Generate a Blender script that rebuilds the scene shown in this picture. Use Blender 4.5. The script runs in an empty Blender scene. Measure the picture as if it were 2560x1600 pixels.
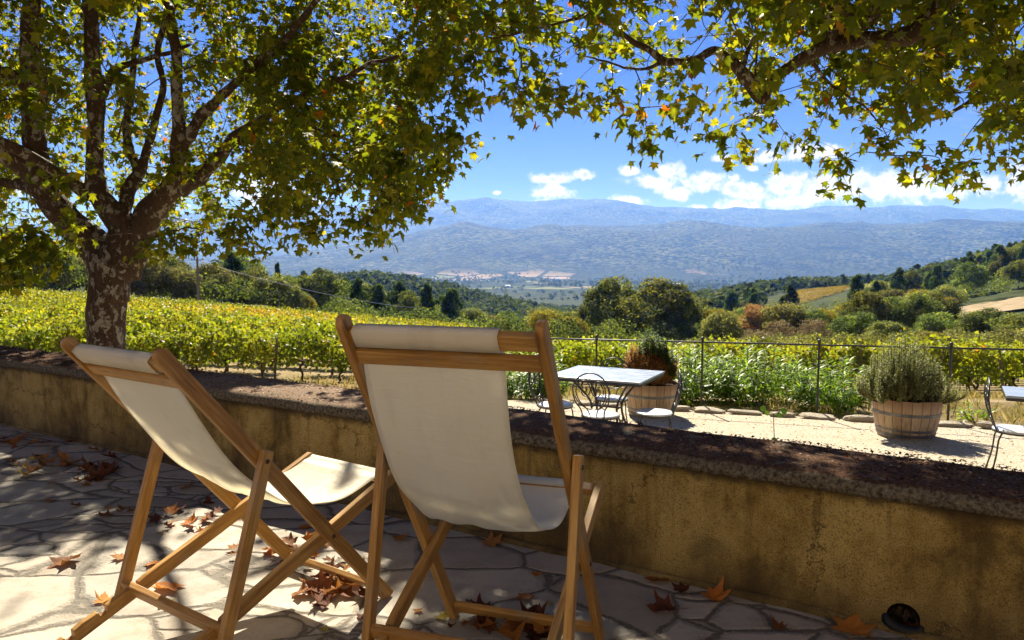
import bpy, bmesh, math, random
import numpy as np
from mathutils import Vector, Matrix
R_ = math.radians
rng = np.random.default_rng(11)
random.seed(5)
S = bpy.context.scene
COL = S.collection

# ------------------------------------------------------------------ camera
F, PITCH, ROLL, H = 1887.6, 0.0755, 0.0035, 1.384
cd = bpy.data.cameras.new('camera'); cam = bpy.data.objects.new('camera', cd); COL.objects.link(cam)
cd.sensor_width = 36.0; cd.lens = F/2560*36.0; cd.clip_start = 0.05; cd.clip_end = 90000
cam.matrix_world = Matrix.Translation((0,0,H)) @ Matrix.Rotation(math.pi/2-PITCH, 4, 'X') @ Matrix.Rotation(ROLL, 4, 'Z')
S.camera = cam

# ------------------------------------------------------------------ sun, sky, exposure
SUN_EL, SUN_AZ = R_(43), R_(-5)          # sun straight ahead, a touch to the left
sl = bpy.data.lights.new('sun', 'SUN'); sl.energy = 5.0; sl.angle = R_(0.55); sl.color = (1.0, 0.93, 0.80)
sun = bpy.data.objects.new('sun', sl); COL.objects.link(sun)
SD = Vector((math.sin(SUN_AZ)*math.cos(SUN_EL), math.cos(SUN_AZ)*math.cos(SUN_EL), math.sin(SUN_EL)))
sun.rotation_euler = SD.to_track_quat('Z', 'Y').to_euler()
sun.location = (0, 0, 30)
S.view_settings.view_transform = 'Standard'; S.view_settings.look = 'None'
S.view_settings.exposure = 1.42; S.view_settings.gamma = 1.0
S.render.engine = 'CYCLES'
try:
    S.cycles.max_bounces = 8; S.cycles.transparent_max_bounces = 8; S.cycles.volume_bounces = 1
    S.cycles.transmission_bounces = 6; S.cycles.diffuse_bounces = 5
except Exception: pass

class NT:
    """small helper for node trees"""
    def __init__(s, tree): s.t = tree; s.n = tree.nodes; s.l = tree.links
    def new(s, typ, **kw):
        n = s.n.new(typ)
        for k, v in kw.items():
            if k.startswith('i_'):
                key = k[2:]; key = int(key) if key.isdigit() else key.replace('_', ' ')
                s.put(n, key, v)
            else: setattr(n, k, v)
        return n
    def put(s, n, key, v):
        if isinstance(v, bpy.types.NodeSocket): s.l.new(v, n.inputs[key])
        else: n.inputs[key].default_value = v
    def math(s, op, a, b=None, c=None, clamp=False):
        n = s.n.new('ShaderNodeMath'); n.operation = op; n.use_clamp = clamp
        s.put(n, 0, a)
        if b is not None: s.put(n, 1, b)
        if c is not None: s.put(n, 2, c)
        return n.outputs[0]
    def vm(s, op, a, b=None):
        n = s.n.new('ShaderNodeVectorMath'); n.operation = op; s.put(n, 0, a)
        if b is not None: s.put(n, 1, b)
        return n.outputs['Value'] if op in ('LENGTH', 'DOT_PRODUCT', 'DISTANCE') else n.outputs[0]
    def noise(s, vec, scale, detail=4, rough=0.55, dist=0.0):
        n = s.n.new('ShaderNodeTexNoise'); s.put(n, 'Vector', vec); n.inputs['Scale'].default_value = scale
        n.inputs['Detail'].default_value = detail; n.inputs['Roughness'].default_value = rough; n.inputs['Distortion'].default_value = dist
        return n
    def vor(s, vec, scale, feature='F1', rnd=1.0):
        n = s.n.new('ShaderNodeTexVoronoi'); n.feature = feature; s.put(n, 'Vector', vec); n.inputs['Scale'].default_value = scale
        n.inputs['Randomness'].default_value = rnd; return n
    def ramp(s, fac, stops, interp='LINEAR'):
        n = s.n.new('ShaderNodeValToRGB'); s.put(n, 0, fac); cr = n.color_ramp; cr.interpolation = interp
        while len(cr.elements) < len(stops): cr.elements.new(0.5)
        for e, (p, c) in zip(cr.elements, stops):
            e.position = p; e.color = (c, c, c, 1) if isinstance(c, (int, float)) else (*c, 1)
        return n.outputs[0]
    def mix(s, fac, a, b, blend='MIX'):
        n = s.n.new('ShaderNodeMixRGB'); n.blend_type = blend
        for k, v in ((0, fac), (1, a), (2, b)):
            if isinstance(v, tuple) and len(v) == 3: v = (*v, 1)
            s.put(n, k, v)
        return n.outputs[0]
    def mapr(s, v, a, b, c=0.0, d=1.0, interp='SMOOTHSTEP'):
        n = s.n.new('ShaderNodeMapRange'); n.interpolation_type = interp
        s.put(n, 0, v)
        for i, x in enumerate((a, b, c, d)): n.inputs[i+1].default_value = x
        return n.outputs[0]
    def vscale(s, vec, sc):
        n = s.n.new('ShaderNodeMapping'); s.put(n, 'Vector', vec); n.inputs['Scale'].default_value = sc; return n.outputs[0]
    def bump(s, h, dist=0.01, strength=1.0, nrm=None):
        n = s.n.new('ShaderNodeBump'); s.put(n, 'Height', h); n.inputs['Distance'].default_value = dist; n.inputs['Strength'].default_value = strength
        if nrm is not None: s.put(n, 'Normal', nrm)
        return n.outputs[0]

world = bpy.data.worlds.new('World'); S.world = world; world.use_nodes = True
w = NT(world.node_tree)
for n in list(w.n): w.n.remove(n)
sky = w.new('ShaderNodeTexSky', sky_type='NISHITA'); sky.sun_disc = False
sky.sun_elevation = SUN_EL; sky.sun_rotation = SUN_AZ; sky.altitude = 300; sky.air_density = 1.0; sky.dust_density = 0.0; sky.ozone_density = 3.0
tc = w.new('ShaderNodeTexCoord')
sep = w.new('ShaderNodeSeparateXYZ', i_0=tc.outputs['Generated'])
yy = w.math('MAXIMUM', sep.outputs[1], 0.02)
az = w.math('DIVIDE', sep.outputs[0], yy); el = w.math('DIVIDE', sep.outputs[2], yy)
cmb = w.new('ShaderNodeCombineXYZ', i_0=az, i_1=el)
P2 = cmb.outputs[0]
CL = [(185,850,90,24),(185,912,85,38),(150,965,60,26),(255,972,75,24),(340,830,42,24),(540,812,58,24),(650,868,95,36),(745,820,70,42),(530,955,85,28),
      (770,920,72,32),(900,865,85,42),(1040,895,60,45),(1120,915,60,45),(1050,842,36,24),(975,755,62,20),(1200,748,110,26),(1380,725,130,38),(1480,715,70,38),
      (1300,875,100,60),(1450,890,150,62),(1650,880,160,66),(1850,880,170,62),(2020,900,120,45),(2200,870,120,50),(2400,850,130,85),(2600,870,150,70),(880,985,45,18),
      (1050,972,110,38),(620,1003,170,18),(1290,955,110,36),(2130,1022,80,14),(1120,800,30,16),(370,970,30,10),(-350,905,40,14),(-70,915,22,10),
      (-1180,900,150,80),(-1000,960,110,40),(-1500,860,90,40),(3000,900,300,60),(-2200,880,200,50)]
dmin = None
for (x, y, rx, ry) in CL:
    u = 1280+x*.529; v = y*.529
    c = ((u-1280)/F, (657.3-v)/F, 0); 
    a = w.vm('SUBTRACT', P2, c); b = w.vm('MULTIPLY', a, (F/(rx*.529), F/(ry*.529), 0)); d = w.vm('LENGTH', b)
    dmin = d if dmin is None else w.math('MINIMUM', dmin, d)
nz = w.noise(P2, 55, 10, 0.66); nz2 = w.noise(P2, 14, 5, 0.6)
dd = w.math('ADD', dmin, w.math('MULTIPLY', w.math('SUBTRACT', nz.outputs[0], 0.5), 3.0))
dd = w.math('ADD', dd, w.math('MULTIPLY', w.math('SUBTRACT', nz2.outputs[0], 0.5), 0.8))
mask = w.mapr(dd, 1.35, 0.45)
shade = w.mapr(w.noise(w.vm('ADD', P2, (0, 0.006, 0)), 34, 6, 0.6).outputs[0], 0.42, 0.58)
ccol = w.mix(w.math('MULTIPLY', shade, w.mapr(dd, 0.7, -0.1)), (7.7, 7.4, 7.1), (4.2, 4.4, 5.4))
wisp = w.math('MULTIPLY', w.mapr(w.noise(w.vscale(P2, (1, 3.2, 1)), 9, 6, 0.6).outputs[0], 0.56, 0.8), w.mapr(el, 0.5, 0.1, 0, 0.28))
mask = w.math('MAXIMUM', mask, wisp)
front = w.math('GREATER_THAN', sep.outputs[1], 0.05)
mask = w.math('MULTIPLY', mask, front)
mask = w.math('MULTIPLY', mask, w.math('GREATER_THAN', el, 0.0))
hs = w.new('ShaderNodeHueSaturation', i_Color=sky.outputs[0], i_Saturation=1.22, i_Value=0.88)
tint = w.mix(1.0, hs.outputs[0], (0.385, 0.40, 0.74), 'MULTIPLY')
fin = w.mix(mask, tint, ccol)
bg = w.new('ShaderNodeBackground', i_Color=fin, i_Strength=0.05)
out = w.new('ShaderNodeOutputWorld'); w.l.new(bg.outputs[0], out.inputs[0])

# ------------------------------------------------------------------ helpers
def ray(u, v):
    x = (u-1280)/F; y = (800-v)/F
    cr, sr = math.cos(ROLL), math.sin(ROLL)
    x, y = x*cr-y*sr, x*sr+y*cr
    cp, sp = math.cos(PITCH), math.sin(PITCH)
    return Vector((x, cp+y*sp, -sp+y*cp))
def onz(u, v, z=0.0):
    r = ray(u, v); return Vector((0,0,H)) + r*((z-H)/r.z)
def at(u, v, y):
    r = ray(u, v); return Vector((0,0,H)) + r*(y/r.y)
def proj(p):
    d = p[..., :3]-np.array([0,0,H]); cp, sp = math.cos(PITCH), math.sin(PITCH)
    yc = d[..., 1]*cp - d[..., 2]*sp; zc = d[..., 1]*sp + d[..., 2]*cp
    return np.stack([1280+F*d[..., 0]/yc, 800-F*zc/yc], -1)
def tag(o, label=None, cat=None, group=None, kind=None):
    if label: o['label'] = label
    if cat: o['category'] = cat
    if group: o['group'] = group
    if kind: o['kind'] = kind
    return o
def struct(o): o['kind'] = 'structure'; return o
def empty(name, loc=(0,0,0), rz=0.0):
    o = bpy.data.objects.new(name, None); COL.objects.link(o); o.location = loc; o.rotation_euler = (0,0,rz)
    o.empty_display_size = 0.2; return o
def link(name, me, mat=None, parent=None, mw=None):
    if mat is not None and len(me.materials) == 0:
        for m in (mat if isinstance(mat, (list, tuple)) else [mat]): me.materials.append(m)
    o = bpy.data.objects.new(name, me); COL.objects.link(o)
    if parent is not None: o.parent = parent
    if mw is not None: o.matrix_local = mw
    return o
def copy_tree(o, parent=None):
    c = o.copy(); COL.objects.link(c)
    if parent is not None: c.parent = parent
    for ch in list(o.children): copy_tree(ch, c)
    return c
def npmesh(name, V, Fc, tint=None, smooth=False):
    """V (n,3), Fc (m,k) int array or list of such arrays"""
    if isinstance(Fc, np.ndarray): Fc = [Fc]
    me = bpy.data.meshes.new(name)
    V = np.asarray(V, np.float32)
    nl = sum(f.size for f in Fc); npo = sum(len(f) for f in Fc)
    me.vertices.add(len(V)); me.vertices.foreach_set('co', V.ravel())
    me.loops.add(nl); me.loops.foreach_set('vertex_index', np.concatenate([f.ravel() for f in Fc]).astype(np.int32))
    me.polygons.add(npo)
    tot = np.concatenate([np.full(len(f), f.shape[1]) for f in Fc]); st = np.concatenate([[0], np.cumsum(tot)[:-1]])
    me.polygons.foreach_set('loop_start', st.astype(np.int32)); me.polygons.foreach_set('loop_total', tot.astype(np.int32))
    if smooth: me.polygons.foreach_set('use_smooth', np.ones(npo, bool))
    if tint is not None:
        a = me.attributes.new('tint', 'FLOAT', 'POINT'); a.data.foreach_set('value', np.asarray(tint, np.float32))
    me.update(calc_edges=True); me.validate()
    return me
class MB:
    def __init__(s): s.v = []; s.f = []
    def add(s, V, Fc):
        o = len(s.v); s.v += [tuple(x) for x in V]; s.f += [tuple(i+o for i in f) for f in Fc]; return s
    def box(s, c, d, rot=None):
        M = rot or Matrix.Identity(3); c = Vector(c)
        V = [c + M @ Vector((sx*d[0]/2, sy*d[1]/2, sz*d[2]/2)) for sx in (-1,1) for sy in (-1,1) for sz in (-1,1)]
        return s.add(V, [(0,1,3,2),(4,6,7,5),(0,4,5,1),(2,3,7,6),(0,2,6,4),(1,5,7,3)])
    def tube(s, pts, rad, n=8, cap=True):
        pts = [Vector(p) for p in pts]
        rad = rad if hasattr(rad, '__len__') else [rad]*len(pts)
        V = []; up = Vector((0.13, 0.21, 1)).normalized()
        t0 = (pts[1]-pts[0]).normalized()
        nrm = t0.cross(up)
        if nrm.length < 1e-3: nrm = t0.cross(Vector((1,0,0)))
        nrm.normalize()
        for i, p in enumerate(pts):
            t = (pts[min(i+1, len(pts)-1)]-pts[max(i-1, 0)])
            if t.length < 1e-9: t = t0
            t.normalize(); nrm = (nrm - t*nrm.dot(t)); nrm.normalize(); b = t.cross(nrm)
            for k in range(n):
                a = 2*math.pi*k/n; V.append(p + (nrm*math.cos(a)+b*math.sin(a))*rad[i])
        Fc = [(i*n+k, i*n+(k+1)%n, (i+1)*n+(k+1)%n, (i+1)*n+k) for i in range(len(pts)-1) for k in range(n)]
        if cap: Fc += [tuple(range(n-1, -1, -1)), tuple((len(pts)-1)*n+k for k in range(n))]
        return s.add(V, Fc)
    def lathe(s, prof, n=32, c=(0,0,0)):
        V = [(c[0]+r*math.cos(2*math.pi*k/n), c[1]+r*math.sin(2*math.pi*k/n), c[2]+z) for r, z in prof for k in range(n)]
        return s.add(V, [(i*n+k, i*n+(k+1)%n, (i+1)*n+(k+1)%n, (i+1)*n+k) for i in range(len(prof)-1) for k in range(n)])
    def sphere(s, c, r, n=10, m=6, sc=(1,1,1)):
        prof = [(math.sin(math.pi*i/m), -math.cos(math.pi*i/m)) for i in range(m+1)]
        V = [(c[0]+r*sc[0]*max(a,1e-3)*math.cos(2*math.pi*k/n), c[1]+r*sc[1]*max(a,1e-3)*math.sin(2*math.pi*k/n), c[2]+r*sc[2]*b) for a, b in prof for k in range(n)]
        return s.add(V, [(i*n+k, i*n+(k+1)%n, (i+1)*n+(k+1)%n, (i+1)*n+k) for i in range(m) for k in range(n)])
    def mesh(s, name, smooth=False, bevel=0.0, seg=2):
        me = bpy.data.meshes.new(name); me.from_pydata([tuple(v) for v in s.v], [], s.f)
        bm = bmesh.new(); bm.from_mesh(me); bmesh.ops.recalc_face_normals(bm, faces=bm.faces)
        if bevel > 0: bmesh.ops.bevel(bm, geom=list(bm.edges), offset=bevel, segments=seg, affect='EDGES', clamp_overlap=True, profile=0.5)
        bm.to_mesh(me); bm.free()
        if smooth:
            for p in me.polygons: p.use_smooth = True
        return me
    def build(s, name, mat, parent=None, smooth=False, bevel=0.0, seg=2, mw=None):
        return link(name, s.mesh(name, smooth, bevel, seg), mat, parent, mw)
def spline(pts, rad, k=6):
    """Catmull-Rom through points with radii"""
    P = [Vector(p) for p in pts]; P = [P[0]*2-P[1]] + P + [P[-1]*2-P[-2]]
    r = [rad[0]] + list(rad) + [rad[-1]]
    o = []; q = []
    for i in range(1, len(P)-2):
        for j in range(k):
            t = j/k; a, b, c, d = P[i-1], P[i], P[i+1], P[i+2]
            o.append(0.5*((2*b)+(c-a)*t+(2*a-5*b+4*c-d)*t*t+(3*b-a-3*c+d)*t**3)); q.append(r[i]*(1-t)+r[i+1]*t)
    o.append(P[-2]); q.append(r[-2])
    return o, q
def unit(v): return v/np.maximum(np.linalg.norm(v, axis=-1, keepdims=True), 1e-9)

# plane-tree leaf: five pointed lobes, fan of triangles about the leaf centre; unit length
_h = [(0,1.0),(9,.74),(17,.66),(24,.60),(33,.56),(42,.76),(50,.93),(58,.66),(68,.52),(80,.44),(92,.56),(104,.70),(118,.46),(140,.36),(160,.34),(172,.22)]
_o = [(math.radians(a), r) for a, r in _h] + [(math.radians(360-a), r) for a, r in reversed(_h[1:])]
LEAF = np.array([[0,0,0]] + [[math.sin(a)*r*.62, math.cos(a)*r*.62, 0] for a, r in _o])
LEAF[:, 1] += 0.18
LEAFF = np.array([[0, i, i % (len(LEAF)-1)+1] for i in range(1, len(LEAF))])
# vine leaf / small simple leaf
VLEAF = np.array([[0,0,0],[.34,.05,-.05],[.45,.45,.03],[.2,.62,-.02],[0,1,-.06],[-.2,.62,-.02],[-.45,.45,.03],[-.34,.05,-.05]])
VLEAFF = np.array([[0,1,2,3],[0,3,4,5],[0,5,6,7]])
QLEAF = np.array([[0,0,0],[.3,.5,.06],[0,1,0],[-.3,.5,.06]]); QLEAFF = np.array([[0,1,2,3]])
NLEAF = np.array([[0,0,0],[.07,.45,.02],[0,1,-.05],[-.07,.45,.02]])
def leaves(P, nrm, tip, size, shape=LEAF, faces=LEAFF, curl=0.15, tint=None):
    """scatter leaves: P (n,3) base points, nrm normals, tip directions, sizes"""
    n = len(P); nrm = unit(nrm); tip = unit(tip - nrm*(tip*nrm).sum(-1, keepdims=True)); side = np.cross(tip, nrm)
    L = np.repeat(shape[None], n, 0).copy()
    r2 = (L[..., 0]**2 + (L[..., 1]-.2)**2)
    c = (np.asarray(curl)*np.ones(n))[:, None]
    L[..., 2] += -c*r2*1.6 + c*np.abs(L[..., 0])*.9
    if shape is LEAF: L[..., 0] *= (.72+.33*np.random.default_rng(n).random(n))[:, None]
    s = np.asarray(size)[:, None, None]
    V = P[:, None] + s*(L[..., 0:1]*side[:, None] + L[..., 1:2]*tip[:, None] + L[..., 2:3]*nrm[:, None])
    k = shape.shape[0]
    Fc = faces[None] + (np.arange(n)*k)[:, None, None]
    T = np.repeat(tint if tint is not None else np.zeros(n), k)
    return V.reshape(-1, 3), Fc.reshape(-1, faces.shape[1]), T

# ------------------------------------------------------------------ materials
def newmat(name):
    m = bpy.data.materials.new(name); m.use_nodes = True; t = NT(m.node_tree)
    for n in list(t.n): t.n.remove(n)
    o = t.new('ShaderNodeOutputMaterial'); return m, t, o
def pbr(name, base, rough=0.7, bump=None, spec=0.4, metal=0.0, fn=None):
    m, t, o = newmat(name)
    b = t.new('ShaderNodeBsdfPrincipled'); b.inputs['Roughness'].default_value = rough; b.inputs['Specular IOR Level'].default_value = spec; b.inputs['Metallic'].default_value = metal
    if fn: fn(t, b)
    else: b.inputs['Base Color'].default_value = (*base, 1)
    t.l.new(b.outputs[0], o.inputs[0]); return m
def foliage(name, stops, trans=0.5, tcol=None, rough=0.45, spec=0.35, objvar=0.0, haze_sat=1.0):
    """leaf shader: diffuse + translucent + soft gloss; the per-leaf attribute picks its colour"""
    m, t, o = newmat(name)
    a = t.new('ShaderNodeAttribute', attribute_name='tint')
    col = t.ramp(a.outputs['Fac'], stops)
    if objvar > 0:
        oi = t.new('ShaderNodeObjectInfo')
        v = t.math('ADD', t.math('MULTIPLY', t.math('SUBTRACT', oi.outputs['Random'], .5), objvar), 1.0)
        hsv = t.new('ShaderNodeHueSaturation', i_Color=col, i_Value=v, i_Hue=t.math('ADD', .5, t.math('MULTIPLY', t.math('SUBTRACT', oi.outputs['Random'], .5), objvar*.08)))
        col = hsv.outputs[0]
    b = t.new('ShaderNodeBsdfPrincipled', i_Base_Color=col); b.inputs['Roughness'].default_value = rough; b.inputs['Specular IOR Level'].default_value = spec
    tcl = t.mix(1.0, col, tcol or (2.3, 2.2, 0.9), 'MULTIPLY')
    tr = t.new('ShaderNodeBsdfTranslucent', i_Color=tcl)
    mx = t.new('ShaderNodeMixShader', i_0=trans); t.l.new(b.outputs[0], mx.inputs[1]); t.l.new(tr.outputs[0], mx.inputs[2])
    t.l.new(mx.outputs[0], o.inputs[0]); return m
M = {}
M['plane_leaf'] = foliage('plane_leaf', [(0,(.05,.08,.008)),(.45,(.11,.13,.011)),(.72,(.20,.185,.014)),(.86,(.26,.19,.015)),(.93,(.28,.13,.02)),(1,(.2,.06,.012))], .52, (2.8,2.6,.8), .5, .22)
M['vine_leaf'] = foliage('vine_leaf', [(0,(.07,.11,.012)),(.4,(.14,.175,.016)),(.75,(.27,.26,.022)),(.93,(.40,.30,.035)),(1,(.36,.14,.03))], .45, (2.0,2.0,.8), .5, .3, .25)
M['oak_leaf'] = foliage('oak_leaf', [(0,(.045,.06,.016)),(.5,(.11,.13,.032)),(1,(.24,.24,.065))], .38, (2.2,2.2,1.0), .8, .04, .7)
M['pine_leaf'] = foliage('pine_leaf', [(0,(.03,.052,.017)),(.6,(.075,.11,.032)),(1,(.15,.18,.05))], .36, (1.6,1.7,.9), .8, .04, .5)
M['pale_leaf'] = foliage('pale_leaf', [(0,(.08,.085,.025)),(.6,(.18,.185,.06)),(1,(.31,.28,.09))], .40, (2.1,2.1,1.1), .8, .04, .5)
M['yellow_leaf'] = foliage('yellow_leaf', [(0,(.14,.13,.02)),(1,(.34,.27,.04))], .4, (1.7,1.6,.8), .8, .04, .4)
M['orange_leaf'] = foliage('orange_leaf', [(0,(.27,.165,.07)),(1,(.50,.32,.14))], .35, (1.6,1.4,.9), .8, .04, .2)
M['bare_leaf'] = foliage('bare_leaf', [(0,(.17,.14,.075)),(1,(.32,.26,.14))], .3, (1.5,1.4,.9), .8, .04, .3)
M['far_leaf'] = foliage('far_leaf', [(0,(.03,.05,.016)),(.5,(.075,.10,.028)),(.85,(.15,.16,.045)),(1,(.25,.23,.07))], .3, (1.6,1.6,.9), .8, .04)
M['rosemary'] = foliage('rosemary', [(0,(.09,.11,.045)),(.6,(.20,.22,.10)),(1,(.36,.37,.20))], .38, (1.9,1.9,1.0), .6, .2)
M['box_leaf'] = foliage('box_leaf', [(0,(.03,.08,.015)),(.5,(.07,.13,.02)),(.62,(.26,.11,.03)),(.8,(.34,.17,.05)),(1,(.45,.28,.10))], .35, (1.8,1.6,.8), .65, .12)
M['oleander'] = foliage('oleander', [(0,(.05,.10,.015)),(.6,(.12,.20,.025)),(1,(.21,.30,.05))], .45, (2.6,2.5,.7), .45, .3)
M['grass'] = foliage('grass', [(0,(.16,.15,.05)),(.5,(.30,.24,.10)),(1,(.5,.38,.18))], .3, (1.4,1.4,.9), .7, .2)
M['seedling'] = foliage('seedling', [(0,(.03,.07,.012)),(1,(.08,.13,.02))], .35, (2.0,2.0,.7), .4, .4)

def m_dryleaf(name, stops):
    def fn(t, b):
        tcn = t.new('ShaderNodeTexCoord'); oi = t.new('ShaderNodeObjectInfo')
        v = t.vm('ADD', tcn.outputs['Object'], oi.outputs['Location'])
        n = t.noise(v, 16, 5, .65)
        f = t.math('ADD', t.math('MULTIPLY', n.outputs[0], .8), t.math('MULTIPLY', oi.outputs['Random'], .35))
        t.put(b, 'Base Color', t.ramp(f, stops))
        sx = t.new('ShaderNodeSeparateXYZ', i_0=tcn.outputs['Object'])
        t.put(b, 'Normal', t.bump(t.noise(tcn.outputs['Object'], 45, 4).outputs[0], .006, .7))
    m = pbr(name, None, .62, fn=fn, spec=.3)
    t = NT(m.node_tree); o = [n for n in t.n if n.type == 'OUTPUT_MATERIAL'][0]; b = [n for n in t.n if n.type == 'BSDF_PRINCIPLED'][0]
    src = b.inputs['Base Color'].links[0].from_socket
    tr = t.new('ShaderNodeBsdfTranslucent', i_Color=src); mx = t.new('ShaderNodeMixShader', i_0=.3)
    t.l.new(b.outputs[0], mx.inputs[1]); t.l.new(tr.outputs[0], mx.inputs[2]); t.l.new(mx.outputs[0], o.inputs[0]); return m
M['dry_brown'] = m_dryleaf('dry_brown', [(.2,(.10,.035,.012)),(.5,(.24,.085,.02)),(.75,(.40,.17,.04)),(.95,(.52,.28,.09))])
M['dry_orange'] = m_dryleaf('dry_orange', [(.2,(.30,.09,.015)),(.5,(.55,.18,.025)),(.8,(.62,.30,.06)),(1,(.6,.36,.1))])
M['dry_dark'] = m_dryleaf('dry_dark', [(.2,(.05,.016,.01)),(.55,(.13,.035,.014)),(.9,(.24,.085,.025))])
M['dry_yellow'] = m_dryleaf('dry_yellow', [(.2,(.30,.26,.04)),(.6,(.48,.38,.07)),(1,(.5,.33,.08))])

def f_wood(t, b):
    tcn = t.new('ShaderNodeTexCoord'); oi = t.new('ShaderNodeObjectInfo')
    off = t.vm('MULTIPLY', oi.outputs['Location'], (3.1, 4.3, 2.7))
    v = t.vm('ADD', tcn.outputs['Object'], off)
    g = t.noise(t.vscale(v, (1.3, 26, 26)), 4.0, 6, .62, .6)
    g2 = t.noise(t.vscale(v, (.8, 9, 9)), 3.0, 4, .5, 1.2)
    fine = t.noise(t.vscale(v, (6, 160, 160)), 3.0, 3, .6)
    f = t.math('ADD', t.math('MULTIPLY', g.outputs[0], .55), t.math('MULTIPLY', g2.outputs[0], .45))
    f = t.math('ADD', f, t.math('MULTIPLY', t.math('SUBTRACT', oi.outputs['Random'], .5), .10))
    c = t.ramp(f, [(.30,(.17,.075,.016)),(.45,(.34,.175,.045)),(.58,(.47,.27,.078)),(.74,(.58,.36,.125))])
    kn = t.vor(t.vscale(v, (2.2, 9, 9)), 1.0); km = t.mapr(kn.outputs['Distance'], .11, .03)
    c = t.mix(t.math('MULTIPLY', km, .7), c, (.12, .045, .015))
    c = t.mix(t.math('MULTIPLY', t.mapr(fine.outputs[0], .55, .75), .35), c, (.2, .09, .025))
    we = t.noise(v, 7, 5, .7); c = t.mix(t.mapr(we.outputs[0], .5, .72, 0, .45), c, (.16, .085, .03)); c = t.mix(t.mapr(t.noise(v, 3.5, 4, .6).outputs[0], .56, .72, 0, .35), c, (.42,.33,.22))
    t.put(b, 'Base Color', c); t.put(b, 'Roughness', t.mapr(g.outputs[0], .3, .7, .42, .62, 'LINEAR'))
    t.put(b, 'Normal', t.bump(t.math('ADD', g.outputs[0], fine.outputs[0]), .0012, .6))
M['wood'] = pbr('teak_wood', None, .5, fn=f_wood, spec=.35)
def f_canvas(t, b):
    tcn = t.new('ShaderNodeTexCoord'); v = tcn.outputs['Object']
    wv = t.noise(t.vscale(v, (700, 700, 700)), 1.0, 2)
    n = t.noise(v, 5, 5, .6); st = t.noise(t.vscale(v, (9, 2.2, 2.2)), 1.5, 5, .6)
    c = t.mix(t.mapr(n.outputs[0], .35, .7), (.89, .86, .74), (.92, .90, .80))
    c = t.mix(t.math('MULTIPLY', t.mapr(st.outputs[0], .54, .72), .28), c, (.56, .53, .44)); c = t.mix(t.math('MULTIPLY', t.mapr(t.noise(v, 2.6, 6, .7, .6).outputs[0], .54, .68), .32), c, (.46,.44,.38)); c = t.mix(t.math('MULTIPLY', t.mapr(t.noise(v, 38, 3, .6).outputs[0], .66, .74), .35), c, (.40,.36,.28))
    t.put(b, 'Base Color', c)
    cr = t.noise(t.vscale(v, (14, 3, 3)), 1.2, 4, .5)
    h = t.math('ADD', t.math('MULTIPLY', cr.outputs[0], 1.0), t.math('MULTIPLY', wv.outputs[0], .02))
    wr = t.noise(t.vscale(v, (4, 16, 16)), 1.6, 5, .6, 1.5); h = t.math('ADD', h, t.math('MULTIPLY', wr.outputs[0], .7)); t.put(b, 'Normal', t.bump(h, .014, .5))
def m_canvas():
    m = pbr('canvas_cloth', None, .85, fn=f_canvas, spec=.15); t = NT(m.node_tree)
    o = [n for n in t.n if n.type == 'OUTPUT_MATERIAL'][0]; b = [n for n in t.n if n.type == 'BSDF_PRINCIPLED'][0]
    tr = t.new('ShaderNodeBsdfTranslucent'); tr.inputs[0].default_value = (.92, .87, .72, 1)
    mx = t.new('ShaderNodeMixShader', i_0=.5); t.l.new(b.outputs[0], mx.inputs[1]); t.l.new(tr.outputs[0], mx.inputs[2]); t.l.new(mx.outputs[0], o.inputs[0]); return m
M['canvas'] = m_canvas()
M['bolt'] = pbr('bolt', (.10,.07,.05), .45, metal=.8)
M['black_metal'] = pbr('black_metal', (.018,.018,.02), .38, spec=.5)
M['black_plastic'] = pbr('black_plastic', (.006,.007,.009), .6, spec=.3)
M['hoop'] = pbr('hoop', None, .5, metal=.35, fn=lambda t, b: t.put(b, 'Base Color', t.ramp(t.noise(t.new('ShaderNodeTexCoord').outputs['Object'], 14, 5).outputs[0], [(.35,(.11,.11,.115)),(.6,(.19,.19,.19)),(.75,(.2,.14,.09))])))
M['seat_white'] = pbr('seat_white', None, .32, spec=.5, fn=lambda t, b: t.put(b, 'Base Color', t.ramp(t.noise(t.new('ShaderNodeTexCoord').outputs['Object'], 9, 5).outputs[0], [(.3,(.42,.44,.47)),(.7,(.56,.58,.62))])))
def f_slate(t, b):
    v = t.new('ShaderNodeTexCoord').outputs['Object']
    n = t.noise(t.vscale(v, (1.5, 5, 3)), 3, 6, .65); t.put(b, 'Base Color', t.ramp(n.outputs[0], [(.3,(.27,.31,.38)),(.6,(.29,.335,.41)),(.8,(.32,.365,.44))]))
    t.put(b, 'Roughness', t.mapr(n.outputs[0], .3, .7, .18, .36, 'LINEAR')); t.put(b, 'Normal', t.bump(n.outputs[0], .001, .1))
M['slate'] = pbr('slate_top', None, .25, fn=f_slate, spec=.6)
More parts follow.
